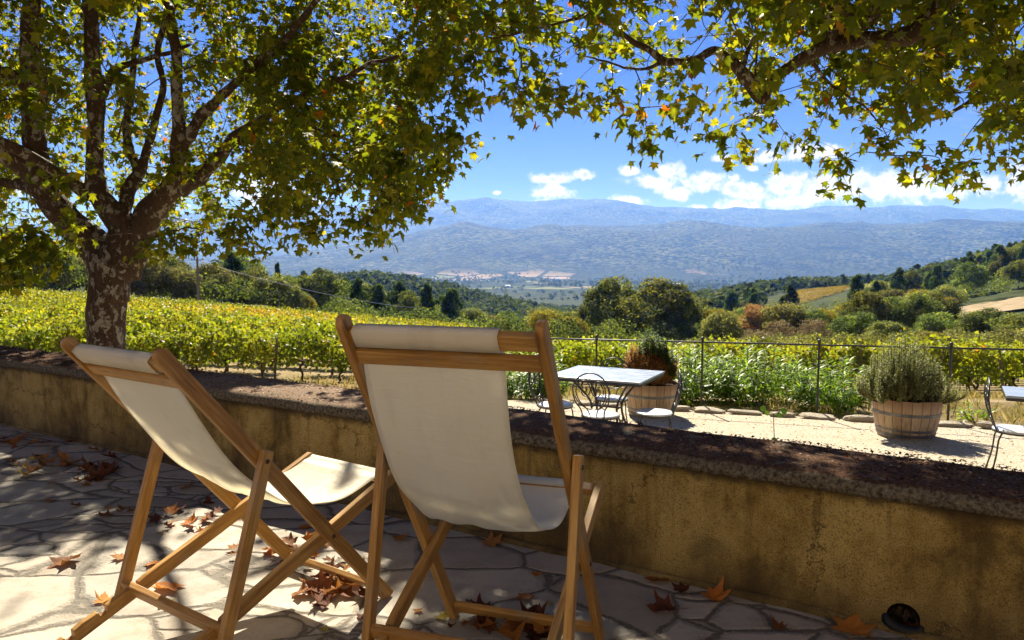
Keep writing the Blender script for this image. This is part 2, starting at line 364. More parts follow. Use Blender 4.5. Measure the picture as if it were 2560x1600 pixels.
def f_barrel(t, b):
    tcn = t.new('ShaderNodeTexCoord'); v = tcn.outputs['Object']
    sp = t.new('ShaderNodeSeparateXYZ', i_0=v)
    ang = t.math('ARCTAN2', sp.outputs[1], sp.outputs[0])
    k = t.math('MULTIPLY', ang, 22/(2*math.pi)); fr = t.math('FRACT', k); fl = t.math('FLOOR', k)
    wn = t.new('ShaderNodeTexWhiteNoise', noise_dimensions='1D', i_W=fl)
    g = t.noise(t.vscale(v, (22, 22, 1.6)), 2.5, 6, .65, .4)
    f = t.math('ADD', t.math('MULTIPLY', g.outputs[0], .75), t.math('MULTIPLY', wn.outputs[0], .25))
    c = t.ramp(f, [(.3,(.22,.14,.08)),(.48,(.40,.28,.17)),(.62,(.52,.39,.25)),(.8,(.60,.48,.34))])
    top = t.mapr(t.math('ADD', sp.outputs[2], t.math('MULTIPLY', t.math('SUBTRACT', g.outputs[0], .5), .22)), .33, .46)
    c = t.mix(t.math('MULTIPLY', top, .7), c, (.19, .10, .055))
    gap = t.mapr(t.math('ABSOLUTE', t.math('SUBTRACT', fr, .5)), .45, .49)
    c = t.mix(t.math('MULTIPLY', gap, .85), c, (.06, .04, .03))
    t.put(b, 'Base Color', c); t.put(b, 'Normal', t.bump(t.math('SUBTRACT', g.outputs[0], gap), .006, .6))
M['barrel'] = pbr('oak_staves', None, .75, fn=f_barrel, spec=.2)
def f_soil(t, b):
    v = t.new('ShaderNodeTexCoord').outputs['Object']; n = t.noise(v, 30, 6, .7)
    t.put(b, 'Base Color', t.ramp(n.outputs[0], [(.35,(.03,.02,.014)),(.6,(.09,.06,.04)),(.75,(.2,.12,.07))])); t.put(b, 'Normal', t.bump(n.outputs[0], .03, 1))
M['soil'] = pbr('soil', None, .95, fn=f_soil, spec=.1)
def f_stone(t, b):
    v = t.new('ShaderNodeTexCoord').outputs['Object']; oi = t.new('ShaderNodeObjectInfo')
    n = t.noise(t.vm('ADD', v, oi.outputs['Location']), 9, 7, .68)
    t.put(b, 'Base Color', t.ramp(n.outputs[0], [(.3,(.30,.26,.20)),(.5,(.48,.42,.33)),(.7,(.60,.54,.44))])); t.put(b, 'Normal', t.bump(n.outputs[0], .04, .8))
M['stone'] = pbr('edging_stone', None, .9, fn=f_stone, spec=.2)
def f_bark(t, b):       # plane tree: pale olive-cream plates flaking off dark brown
    v = t.new('ShaderNodeTexCoord').outputs['Object']
    dv = t.vm('ADD', v, t.vm('MULTIPLY', t.noise(v, 7, 4, .6).outputs['Color'], (.16, .16, .16)))
    vv = t.vscale(dv, (1, 1, .55))
    a = t.noise(vv, 12, 6, .66, .6); b2 = t.vor(vv, 19); big = t.noise(v, 1.6, 3)
    s = t.math('ADD', a.outputs[0], t.math('MULTIPLY', t.math('SUBTRACT', big.outputs[0], .5), .35))
    s = t.math('ADD', s, t.math('MULTIPLY', t.math('SUBTRACT', b2.outputs['Distance'], .35), -.22))
    plate = t.mapr(s, .508, .53)
    pale = t.ramp(t.noise(v, 22, 4).outputs[0], [(.3,(.19,.17,.125)),(.55,(.30,.275,.21)),(.75,(.42,.39,.32))])
    dark = t.ramp(t.noise(t.vscale(v, (1,1,.4)), 30, 5, .7).outputs[0], [(.3,(.035,.02,.012)),(.55,(.075,.045,.026)),(.8,(.13,.085,.05))])
    mid = t.mapr(t.noise(vv, 15, 4, .6).outputs[0], .56, .6)
    pale = t.mix(t.math('MULTIPLY', mid, .75), pale, (.13, .09, .05))
    t.put(b, 'Base Color', t.mix(plate, dark, pale))
    h = t.math('ADD', t.math('MULTIPLY', plate, -.5), t.math('MULTIPLY', t.noise(v, 40, 4).outputs[0], .25))
    t.put(b, 'Normal', t.bump(h, .02, .8))
M['bark'] = pbr('plane_bark', None, .8, fn=f_bark, spec=.2)
def f_twig(t, b):
    n = t.noise(t.new('ShaderNodeTexCoord').outputs['Object'], 20, 4)
    t.put(b, 'Base Color', t.ramp(n.outputs[0], [(.3,(.04,.025,.015)),(.7,(.13,.085,.05))]))
M['twig'] = pbr('twig', None, .85, fn=f_twig, spec=.2)
M['old_wood'] = pbr('weathered_wood', None, .85, fn=lambda t, b: t.put(b, 'Base Color', t.ramp(t.noise(t.vscale(t.new('ShaderNodeTexCoord').outputs['Object'], (20,20,2)), 3, 5).outputs[0], [(.3,(.10,.075,.055)),(.7,(.25,.2,.15))])))

def f_paving(t, b):     # crazy paving of pale limestone
    v = t.new('ShaderNodeNewGeometry').outputs['Position']
    wob = t.noise(v, 1.7, 3, .5); wob2 = t.noise(v, 9, 3, .5)
    d = t.vm('ADD', v, t.vm('MULTIPLY', t.vm('SUBTRACT', wob.outputs['Color'], (.5,.5,.5)), (.13,.13,0)))
    d = t.vm('ADD', d, t.vm('MULTIPLY', t.vm('SUBTRACT', wob2.outputs['Color'], (.5,.5,.5)), (.05,.05,0)))
    mp = t.new('ShaderNodeMapping', i_Vector=d); mp.inputs['Rotation'].default_value = (0,0,.45); mp.inputs['Scale'].default_value = (1.0, 1.55, 0)
    dv = mp.outputs[0]
    e = t.vor(dv, 1.85, 'DISTANCE_TO_EDGE', 1.0); c1 = t.vor(dv, 1.85, 'F1', 1.0)
    e2 = t.vor(dv, 3.9, 'DISTANCE_TO_EDGE', 1.0); c2 = t.vor(dv, 3.9, 'F1', 1.0); scb = t.new('ShaderNodeSeparateColor', i_0=c1.outputs['Color']); small = t.math('GREATER_THAN', scb.outputs[2], .76)
    ed = t.math('MINIMUM', e.outputs['Distance'], t.math('ADD', t.math('MULTIPLY', e2.outputs['Distance'], .55), t.math('MULTIPLY', t.math('SUBTRACT', 1.0, small), 1.0)))
    n = t.noise(v, 6, 7, .68); nf = t.noise(v, 55, 5, .7); st = t.noise(v, 1.1, 4, .6)
    sc = t.new('ShaderNodeSeparateColor', i_0=t.mix(small, c1.outputs['Color'], c2.outputs['Color']))
    base = t.ramp(sc.outputs[0], [(0,(.26,.225,.185)),(.3,(.42,.36,.29)),(.6,(.33,.305,.26)),(.85,(.46,.395,.315)),(1,(.24,.21,.175))])
    base = t.mix(t.mapr(n.outputs[0], .4, .72, 0, .7), base, (.25, .205, .16))
    base = t.mix(t.mapr(nf.outputs[0], .58, .68, 0, .6), base, (.15, .125, .10))
    base = t.mix(t.mapr(st.outputs[0], .5, .75, 0, .35), base, (.24, .21, .19))
    jw = t.math('ADD', ed, t.math('MULTIPLY', t.math('SUBTRACT', nf.outputs[0], .5), .05))
    jm = t.mapr(jw, .029, .010)
    mort = t.ramp(nf.outputs[0], [(.3,(.08,.065,.05)),(.6,(.15,.13,.10)),(.8,(.22,.19,.15))])
    t.put(b, 'Base Color', t.mix(jm, base, mort))
    hgt = t.math('ADD', t.mapr(jw, .005, .06), t.math('ADD', t.math('MULTIPLY', n.outputs[0], .55), t.math('MULTIPLY', nf.outputs[0], .12)))
    hgt = t.math('ADD', hgt, t.math('MULTIPLY', sc.outputs[1], .25))
    t.put(b, 'Normal', t.bump(hgt, .016, .8)); t.put(b, 'Roughness', t.mapr(n.outputs[0], .3, .7, .62, .85, 'LINEAR'))
M['paving'] = pbr('stone_paving', None, .75, fn=f_paving, spec=.3)
def f_wall(t, b):       # ochre lime render, damp and grimy
    v = t.new('ShaderNodeTexCoord').outputs['Object']
    sp = t.new('ShaderNodeSeparateXYZ', i_0=v)
    big = t.noise(t.vscale(v, (1, 1, .6)), 2.0, 5, .6, .5); med = t.noise(v, 9, 6, .7); fine = t.noise(v, 190, 4, .75); gr = t.noise(v, 260, 2, .5)
    streak = t.noise(t.vscale(v, (1, 1, .12)), 9, 4, .6)
    f = t.math('ADD', t.math('MULTIPLY', big.outputs[0], .55), t.math('MULTIPLY', med.outputs[0], .25)); f = t.math('ADD', f, t.math('MULTIPLY', streak.outputs[0], .2))
    c = t.ramp(f, [(.38,(.07,.045,.017)),(.455,(.20,.13,.035)),(.51,(.38,.26,.074)),(.58,(.53,.385,.13))])
    c = t.mix(t.mapr(t.noise(v, 3.3, 4, .6).outputs[0], .52, .7, 0, .5), c, (.075, .065, .03))
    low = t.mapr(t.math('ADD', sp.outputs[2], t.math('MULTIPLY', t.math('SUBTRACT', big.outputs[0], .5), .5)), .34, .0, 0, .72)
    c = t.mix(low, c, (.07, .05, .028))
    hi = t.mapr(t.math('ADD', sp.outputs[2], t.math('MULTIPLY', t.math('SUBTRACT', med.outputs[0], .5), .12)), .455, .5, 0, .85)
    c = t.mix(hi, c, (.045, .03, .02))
    c = t.mix(t.mapr(fine.outputs[0], .47, .64, 0, .75), c, (.055, .036, .016))
    dr = t.noise(t.vscale(v, (1, 1, .05)), 16, 4, .65); c = t.mix(t.math('MULTIPLY', t.mapr(dr.outputs[0], .55, .68), t.mapr(sp.outputs[2], .05, .5, .05, .38)), c, (.06,.04,.02))
    ck = t.vor(t.vm('ADD', v, t.vm('MULTIPLY', med.outputs['Color'], (.22,.22,.22))), 1.1, 'DISTANCE_TO_EDGE'); c = t.mix(t.math('MULTIPLY', t.mapr(ck.outputs['Distance'], .006, .002), t.mapr(big.outputs[0], .48, .56, 0, .7)), c, (.03,.02,.01))
    c = t.mix(t.mapr(gr.outputs[0], .70, .76, 0, .5), c, (.45, .38, .25))
    t.put(b, 'Base Color', c)
    t.put(b, 'Normal', t.bump(t.math('ADD', fine.outputs[0], t.math('MULTIPLY', med.outputs[0], 1.2)), .008, .9))
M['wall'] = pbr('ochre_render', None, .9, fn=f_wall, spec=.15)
def f_coping(t, b):
    v = t.new('ShaderNodeTexCoord').outputs['Object']
    a = t.noise(v, 7, 6, .7); f = t.noise(v, 60, 5, .75); g = t.noise(v, 150, 3, .6); geo = t.new('ShaderNodeNewGeometry')
    nz = t.new('ShaderNodeSeparateXYZ', i_0=geo.outputs['Normal']).outputs[2]
    stone = t.ramp(f.outputs[0], [(.36,(.035,.028,.02)),(.5,(.15,.125,.085)),(.7,(.30,.26,.185))])
    moss = t.ramp(f.outputs[0], [(.35,(.035,.017,.011)),(.5,(.10,.052,.028)),(.62,(.18,.095,.052)),(.75,(.34,.21,.14))])
    m = t.math('MULTIPLY', t.mapr(a.outputs[0], .62, .57), t.mapr(nz, .75, .97))
    spx = t.new('ShaderNodeSeparateXYZ', i_0=v).outputs[0]; pl = t.math('MULTIPLY', t.mapr(spx, -3.0, -2.5), t.mapr(spx, 0.0, -.5)); moss = t.mix(t.math('MULTIPLY', pl, .85), moss, t.ramp(g.outputs[0], [(.35,(.14,.085,.055)),(.6,(.34,.25,.18))]))
    t.put(b, 'Base Color', t.mix(m, stone, moss))
    t.put(b, 'Normal', t.bump(t.math('ADD', f.outputs[0], t.math('MULTIPLY', g.outputs[0], .5)), .012, 1.0))
M['coping'] = pbr('mossy_coping', None, .95, fn=f_coping, spec=.1)
def f_gravel(t, b):
    v = t.new('ShaderNodeNewGeometry').outputs['Position']
    a = t.noise(v, 2.2, 5, .6); vo = t.vor(v, 70); f = t.noise(v, 90, 4, .7)
    sc = t.new('ShaderNodeSeparateColor', i_0=vo.outputs['Color'])
    c = t.ramp(sc.outputs[0], [(0,(.40,.32,.23)),(.4,(.60,.51,.38)),(.75,(.68,.60,.47)),(1,(.76,.70,.58))])
    c = t.mix(t.mapr(a.outputs[0], .45, .7, 0, .45), c, (.50, .40, .28))
    c = t.mix(t.mapr(f.outputs[0], .6, .75, 0, .6), c, (.16, .10, .06))
    t.put(b, 'Base Color', c); t.put(b, 'Normal', t.bump(t.math('SUBTRACT', f.outputs[0], vo.outputs['Distance']), .02, 1))
M['gravel'] = pbr('gravel', None, .9, fn=f_gravel, spec=.15)

# ------------------------------------------------------------------ terrain
UA = np.array([-3200,-1200,-400,0,300,600,900,1150,1400,1700,2000,2300,2560,3100,5200])
AA = (UA-1280)/F
YD = np.array([12.2,21,45,75,110,150,200,350,600,1000,2000,3300,5500,7200,11000,16000,30000.])
def _col(*z): return z
TZ = np.array([   # rows by azimuth, columns by distance
 _col(-.86,-2.0,-2.0,-2.0,-1.6,-1,0,2,6,10,-10,-30,-60,-60,250,200,0),
 _col(-.86,-2.0,-2.0,-2.1,-1.8,-1,0,-2,-8,-20,-60,-70,-60,-60,300,250,0),
 _col(-.86,-2.0,-2.1,-2.3,-2.0,-1,-2,-8,-20,-40,-70,-70,-50,-50,360,300,0),
 _col(-.86,-2.0,-2.2,-2.5,-2.2,-1.5,-3,-12,-28,-50,-70,-70,-40,-40,420,330,0),
 _col(-.86,-2.0,-2.5,-3.3,-3.6,-2.5,-5,-20,-35,-55,-70,-70,-10,-20,480,350,0),
 _col(-.86,-2.0,-3.0,-4.2,-6.0,-6.5,-10,-24,-22,-60,-70,-70,0,-10,560,400,0),
 _col(-.86,-2.0,-3.6,-5.2,-9,-12,-15,-28,-11,-60,-70,-70,110,100,690,450,0),
 _col(-.86,-2.1,-4.1,-6.1,-11,-15,-18,-31,-22,-60,-70,-70,235,215,845,500,0),
 _col(-.86,-2.2,-5.0,-7.6,-11,-15,-19,-30,-42,-60,-70,-70,222,200,745,480,0),
 _col(-.86,-2.3,-5.4,-8.6,-11.5,-15,-18,-23,-28,-60,-70,-70,250,235,725,450,0),
 _col(-.86,-2.3,-5.4,-8.0,-10.5,-12,-13,-13,-19,-60,-70,-70,285,265,690,420,0),
 _col(-.86,-2.3,-5.4,-7.6,-9.0,-9.5,-8.5,-8,-16,-60,-70,-60,262,240,650,400,0),
 _col(-.86,-2.3,-5.2,-7.0,-7.6,-6,-2,4,-8,-50,-70,-50,270,250,570,380,0),
 _col(-.86,-2.3,-5.0,-6.0,-6,-2,6,20,14,-30,-60,-50,270,250,520,350,0),
 _col(-.86,-2.3,-4.5,-5.0,-4,2,14,40,50,20,-40,-40,200,200,400,300,0),
], float)
CU = np.array([-400,300,560,600,740,847,950,1050,1121,1180,1217,1300,1354,1420,1481,1587,1640,1735,1800,1904,2017,2120,2222,2328,2430,2507,2600,3200])
CV = np.array([585,566,549,546,532,527,526,519,515,517,520,529,531,527,528,530,532,531,533,540,536,535,533,535,544,550,556,575.])
def vnoise(x, y, seed=0):
    xi = np.floor(x).astype(np.int64); yi = np.floor(y).astype(np.int64); fx = x-xi; fy = y-yi
    fx = fx*fx*(3-2*fx); fy = fy*fy*(3-2*fy)
    def h(a, b):
        n = (a*374761393 + b*668265263 + seed*1442695041) & 0x7fffffff
        n = ((n ^ (n >> 13))*1274126177) & 0x7fffffff
        return ((n ^ (n >> 16)) & 0xffff)/65535.0
    return (h(xi,yi)*(1-fx)+h(xi+1,yi)*fx)*(1-fy)+(h(xi,yi+1)*(1-fx)+h(xi+1,yi+1)*fx)*fy
def fbm(x, y, o=4, seed=0, ridge=False):
    s = 0; a = 1; t = 0
    for i in range(o):
        n = vnoise(x*2**i+17*i, y*2**i+31*i, seed+i)
        if ridge: n = 1-abs(2*n-1)
        s = s+a*n; t += a; a *= .52
    return s/t
def terrain(x, y):
    x = np.asarray(x, float); y = np.asarray(y, float); yc = np.maximum(y, 0.5)
    a = np.clip(x/yc, AA[0], AA[-1]); near = -.65-.05*(np.minimum(y, 12.2)-8)
    ly = np.log(np.clip(yc, YD[0], YD[-1])); LY = np.log(YD)
    j = np.clip(np.searchsorted(LY, ly)-1, 0, len(LY)-2); t = (ly-LY[j])/(LY[j+1]-LY[j])
    lin = (np.clip(yc, YD[0], YD[-1])-YD[j])/(YD[j+1]-YD[j])
    t = np.where(yc < 150, lin, t); ts = np.where(yc > 1500, t*t*(3-2*t), t)
    i = np.clip(np.searchsorted(AA, a)-1, 0, len(AA)-2); s = (a-AA[i])/(AA[i+1]-AA[i])
    g = lambda ii, jj: TZ[ii, jj]
    z0 = g(i,j)*(1-s)+g(i+1,j)*s; z1 = g(i,j+1)*(1-s)+g(i+1,j+1)*s
    z = z0*(1-ts)+z1*ts
    # far crest follows the mountain's outline
    cz = (657.3-np.interp(a*F+1280, CU, CV))/F*11000+1.4
    wc = np.exp(-((yc-11000)/2100.)**2); z = z*(1-wc)+cz*wc
    k = np.clip((yc-100)/400, 0, 1); z = z + k*(fbm(x/90, y/90, 3, 3)-.5)*7*np.clip(1.3-yc/3000, .0, 1)
    k2 = np.clip((yc-3600)/1800, 0, 1)*np.clip((10900-yc)/2500, .12, 1)
    z = z + k2*(fbm(x/900, y/1300, 5, 9, True)-.5)*150
    k3 = np.clip((yc-7300)/1500, 0, 1)*np.clip((10950-yc)/1800, .03, 1)
    z = z + k3*(fbm(x/1500+.4*yc/1500, y/2600, 5, 21, True)-.55)*330
    return np.where(y < 12.2, near, z)
def tz(x, y): return float(terrain(np.array([x]), np.array([y]))[0])

def fy(x): return 11.19-.41*(x-2.84)          # fence line
def f_ground(t, b):
    geo = t.new('ShaderNodeNewGeometry'); v = geo.outputs['Position']; sp = t.new('ShaderNodeSeparateXYZ', i_0=v); Y = sp.outputs[1]
    n1 = t.noise(v, .35, 6, .65); n2 = t.noise(v, 6, 6, .7); n3 = t.noise(v, 60, 4, .7)
    grass = t.ramp(t.math('ADD', t.math('MULTIPLY', n2.outputs[0], .5), t.math('MULTIPLY', n1.outputs[0], .5)), [(.35,(.16,.14,.06)),(.5,(.30,.23,.12)),(.62,(.40,.30,.18)),(.75,(.45,.35,.23))])
    grass = t.mix(t.mapr(n3.outputs[0], .55, .72, 0, .6), grass, (.13, .09, .05))
    # woods floor
    wood = t.ramp(t.noise(v, .09, 5, .7).outputs[0], [(.35,(.025,.04,.014)),(.55,(.05,.062,.022)),(.72,(.10,.095,.042))])
    c = t.mix(t.mapr(Y, 80, 115), grass, wood)
    # cultivated valley floor: strips of fields between hedges
    fm = t.new('ShaderNodeMapping', i_Vector=v); fm.inputs['Rotation'].default_value = (0,0,.25); fm.inputs['Scale'].default_value = (1/150., 1/230., 0)
    fv = t.vor(fm.outputs[0], 1.0, 'F1', .85); fe = t.vor(fm.outputs[0], 1.0, 'DISTANCE_TO_EDGE', .85); fc = t.new('ShaderNodeSeparateColor', i_0=fv.outputs['Color'])
    fields = t.ramp(fc.outputs[0], [(0,(.045,.06,.025)),(.3,(.05,.07,.025)),(.38,(.20,.22,.07)),(.55,(.32,.25,.15)),(.7,(.05,.07,.03)),(.8,(.38,.28,.19)),(.9,(.12,.14,.06)),(1,(.30,.27,.12))], 'CONSTANT')
    fields = t.mix(t.mapr(fe.outputs['Distance'], .07, .03), fields, (.03, .045, .018))
    isl = t.mapr(t.math('ADD', t.noise(v, .0011, 3, .5).outputs[0], t.math('MULTIPLY', t.noise(v, .02, 3).outputs[0], .06)), .50, .53)
    fields = t.mix(t.math('MULTIPLY', isl, .9), (.035,.05,.02), fields)
    azm = t.math('DIVIDE', sp.outputs[0], t.math('MAXIMUM', Y, 1.0)); am = t.math('MULTIPLY', t.mapr(azm, -.17, -.11), t.mapr(azm, .30, .22)); fields = t.mix(am, (.035,.05,.02), fields)
    c = t.mix(t.math('MULTIPLY', t.mapr(Y, 1500, 1900), t.mapr(Y, 4000, 3500)), c, fields)
    # far wooded slopes: crowns and clearings
    tv = t.vor(v, 1/17., 'F1'); tc_ = t.new('ShaderNodeSeparateColor', i_0=tv.outputs['Color'])
    m1 = t.noise(v, 1/240., 6, .7); m0 = t.noise(v, 1/1100., 5, .6)
    far = t.ramp(t.math('ADD', t.math('MULTIPLY', tc_.outputs[0], .35), t.math('MULTIPLY', m1.outputs[0], .65)), [(.34,(.012,.026,.009)),(.46,(.05,.085,.022)),(.54,(.15,.20,.055)),(.66,(.34,.34,.14))])
    far = t.mix(t.mapr(m0.outputs[0], .46, .60, 0, .6), far, (.13, .155, .05)); far = t.mix(t.mapr(t.noise(v, 1/520., 5, .65).outputs[0], .55, .66, 0, .8), far, (.022,.04,.016))
    far = t.mix(1.0, far, (.37,.39,.39), 'MULTIPLY')
    c = t.mix(t.mapr(t.math('ADD', Y, t.math('MULTIPLY', m0.outputs[0], 900)), 3900, 4300), c, far)
    t.put(b, 'Base Color', c)
    nb = t.bump(t.math('ADD', n3.outputs[0], n2.outputs[0]), .03, 1.0)
    bb = t.bump(t.math('ADD', t.math('MULTIPLY', tv.outputs['Distance'], -9), t.math('MULTIPLY', m1.outputs[0], 34)), 1.0, 1.0)
    mxv = t.new('ShaderNodeMix', data_type='VECTOR'); t.put(mxv, 0, t.mapr(Y, 900, 1500)); t.l.new(nb, mxv.inputs[4]); t.l.new(bb, mxv.inputs[5])
    t.put(b, 'Normal', mxv.outputs[1])
M['ground'] = pbr('land', None, .95, fn=f_ground, spec=.05)
ya = np.concatenate([np.array([-30., -8, 0, 4, 8, 12.15]), np.geomspace(12.2, 1500, 150), np.geomspace(1530, 12300, 300)])
aa = np.concatenate([np.linspace(-1.2, -.95, 10), np.linspace(-.93, .93, 620), np.linspace(.95, 1.2, 10)])
YY, A2 = np.meshgrid(ya, aa, indexing='ij'); XX = A2*np.maximum(YY, 25); ZZ = terrain(XX, YY)
ZZ = np.where(YY < 12.18, ZZ-.03, ZZ)
ni, nj = YY.shape; idx = np.arange(ni*nj).reshape(ni, nj)
FQ = np.stack([idx[:-1,:-1], idx[:-1,1:], idx[1:,1:], idx[1:,:-1]], -1).reshape(-1, 4)
struct(link('ground', npmesh('ground', np.stack([XX,YY,ZZ],-1).reshape(-1,3), FQ, smooth=True), M['ground']))

# ------------------------------------------------------------------ terrace, wall
WX, WS = 3.66, -0.62                 # front foot of the wall: y = WX + WS*x
wdir = Vector((1, WS, 0)).normalized(); wnor = Vector((-WS, 1, 0)).normalized()   # along the wall, away from the terrace
WO = Vector((0, WX, 0))
def wl(s, d, z): return WO + wdir*s + wnor*d + Vector((0,0,z))
WROT = Matrix((wdir, wnor, Vector((0,0,1)))).transposed().to_4x4(); WM = Matrix.Translation(WO) @ WROT
WSMIN, WSMAX = -15.0, 10.0
mb = MB(); a, b = wl(WSMIN, .05, 0), wl(WSMAX, .05, 0)
mb.add([(a.x, a.y, 0), (b.x, b.y, 0), (b.x, -6, 0), (a.x, -6, 0)], [(0,1,2,3)])
struct(mb.build('paving', M['paving']))
# court of pale gravel beyond the wall
xs = np.linspace(-16, 16, 33); ys = np.linspace(-2, 11.2, 34)
gx, gy = np.meshgrid(xs, ys, indexing='ij'); gy = np.where(gy > 6, 6+(gy-6)*(np.clip(11.19-.41*(gx-2.84)-.12, 6.5, 12.2)-6)/5.2, gy)
gz = -.65-.05*(gy-8)+.006
I = np.arange(gx.size).reshape(gx.shape)
def courtz(x, y): return -.65-.05*(y-8)+.006
struct(link('gravel_court', npmesh('gravel_court', np.stack([gx,gy,gz],-1).reshape(-1,3), np.stack([I[:-1,:-1],I[1:,:-1],I[1:,1:],I[:-1,1:]],-1).reshape(-1,4)), M['gravel']))

wall = empty('garden_wall', WO); wall.matrix_world = WM
tag(wall, 'low ochre rendered wall with mossy stone coping running across behind the deck chairs', 'wall')
hp = onz(2262, 1545, 0.02); hs_ = (hp-WO).dot(wdir)
HS, HZ, HR = hs_, .056, .058
# face grid with a drain hole
ss = np.unique(np.concatenate([np.arange(WSMIN, HS-.3, .08), np.arange(HS-.3, HS+.3, .02), np.arange(HS+.3, WSMAX, .08)])); zs = np.concatenate([np.arange(-.06, .3, .02), np.arange(.3, .505, .034)]); zs[-1] = .502
vid = {}; V = []; Fc = []
def gv(i, j):
    if (i, j) not in vid:
        s, z = ss[i], zs[j]; r = math.hypot(s-HS, z-HZ)
        if HR*.55 < r < HR+.016: s, z = HS+(s-HS)/r*HR, HZ+(z-HZ)/r*HR
        vid[(i, j)] = len(V)
        V.append((s, .010*(vnoise(np.array(s*3.), np.array(z*3.+9), 4)-.5)+.006*(vnoise(np.array(s*14.), np.array(z*14.+9), 5)-.5), z))
    return vid[(i, j)]
for i in range(len(ss)-1):
    for j in range(len(zs)-1):
        cs, cz_ = (ss[i]+ss[i+1])/2, (zs[j]+zs[j+1])/2
        if math.hypot(cs-HS, cz_-HZ) < HR and zs[j+1] > -.03: continue
        Fc.append((gv(i,j), gv(i+1,j), gv(i+1,j+1), gv(i,j+1)))
mb = MB(); mb.add(V, Fc)
n = 28; ringv = [(HS+HR*1.02*math.cos(2*math.pi*k/n), y, HZ+HR*1.02*math.sin(2*math.pi*k/n)) for y in (.003, .46) for k in range(n)]
mb.add(ringv, [(k, (k+1)%n, n+(k+1)%n, n+k) for k in range(n)])
mb.add([(WSMIN,.012,.502),(WSMAX,.012,.502),(WSMAX,.46,.502),(WSMIN,.46,.502),(WSMIN,.46,-1.2),(WSMAX,.46,-1.2)], [(0,1,2,3),(3,2,5,4)])
me = bpy.data.meshes.new('body'); me.from_pydata([tuple(v) for v in mb.v], [], mb.f)
for p in me.polygons: p.use_smooth = True
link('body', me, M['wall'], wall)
# coping: rounded slab, slightly proud
prof = [(-.016,.503),(-.022,.52),(-.018,.545),(-.002,.560),(.02,.566),(.25,.572),(.46,.566),(.50,.556),(.51,.53),(.505,.503)]
sv = np.arange(WSMIN, WSMAX+.01, .06); V = []
for s in sv:
    for d, z in prof:
        k = 1 if z > .51 else .4
        V.append((s, d+k*.012*(float(vnoise(np.array(s*6.), np.array(d*9+z*20.), 7))-.5), z+k*.010*(float(vnoise(np.array(s*5.+40), np.array(d*7.), 8))-.5)))
m_ = len(prof); Fc = [(i*m_+k, (i+1)*m_+k, (i+1)*m_+(k+1)%m_, i*m_+(k+1)%m_) for i in range(len(sv)-1) for k in range(m_)]
mb = MB(); mb.add(V, Fc); mb.build('coping', M['coping'], wall, smooth=True)
# rough mortar foot where render meets paving
mb = MB(); pts = [(s, -.012+.02*float(vnoise(np.array(s*7.), np.array(1.), 3)), .004) for s in np.arange(WSMIN, WSMAX, .12)]
mb.tube(pts, [.012+.018*float(vnoise(np.array(p[0]*9.), np.array(3.), 6)) for p in pts], 6); mb.build('mortar_foot', M['wall'], wall, smooth=True)
# drain pipe end
dp = empty('drain_pipe'); dp.matrix_world = WM @ Matrix.Translation((HS, 0, HZ-.012)); tag(dp, 'short black plastic drain pipe end in the foot of the ochre wall', 'drain pipe')
AN = [math.radians(168+204*k/22) for k in range(23)]
pts = [(.060*math.cos(a), .004+.008*math.sin(a), .034*math.sin(a)+.002-.008*math.cos(a)) for a in AN]; rd = [.007+.017*math.sin(math.pi*k/22)**.7 for k in range(23)]
mb = MB(); mb.tube(pts, rd, 14); mb.build('pipe_lip', M['black_plastic'], dp, smooth=True)
mb = MB(); mb.tube([(0,.02,0),(0,.30,0)], .052, 24, False); mb.build('pipe_barrel', M['black_plastic'], dp, smooth=True)
mb = MB(); V = []
for i in range(9):
    for k in range(12):
        x = -.05+.10*k/11; y = -.004+.2*i/8; lim = -math.sqrt(max(.050**2-x*x, 0)); V.append((x, y, max(lim, -.004+.03*random.random()+.04*i/8)))
mb.add(V, [(i*12+k, i*12+k+1, (i+1)*12+k+1, (i+1)*12+k) for i in range(8) for k in range(11)]); mb.build('soil_fill', M['soil'], dp)

# unseen farmhouse facade added behind the camera to bounce warm light
def f_bounce_facade(t, b):
    v = t.new('ShaderNodeTexCoord').outputs['Object']; n = t.noise(v, 1.3, 6, .65)
    t.put(b, 'Base Color', t.ramp(n.outputs[0], [(.3,(.50,.38,.24)),(.6,(.66,.52,.35)),(.8,(.74,.61,.44))])); t.put(b, 'Normal', t.bump(t.noise(v, 40, 4).outputs[0], .01, .6))
M['bounce_facade'] = pbr('bounce_facade_render', None, .9, fn=f_bounce_facade, spec=.1)
M['shutter'] = pbr('shutter_paint', (.16,.22,.22), .6); M['tile'] = pbr('roof_tile', (.36,.17,.09), .85); M['glass'] = pbr('window_glass', (.02,.03,.035), .08, spec=.6)
hb = empty('farmhouse', (-1.5,-6.2,0)); tag(hb, 'unseen ochre farmhouse facade added behind the terrace to reflect warm light', 'bounce_facade')
mb = MB(); mb.box((0,-2.5,3.2), (17,5,6.6)); mb.build('wall', M['bounce_facade'], hb)
mb = MB(); mb.add([(-9,.5,6.45),(9,.5,6.45),(9,-2.5,7.7),(-9,-2.5,7.7),(-9,.5,6.6),(9,.5,6.6),(9,-2.5,7.85),(-9,-2.5,7.85),(-9,-5.5,6.45),(9,-5.5,6.45),(9,-5.5,6.6),(-9,-5.5,6.6)], [(0,1,2,3),(4,7,6,5),(0,4,5,1),(3,2,9,8),(7,11,10,6),(8,9,10,11)]); mb.build('roof', M['tile'], hb)
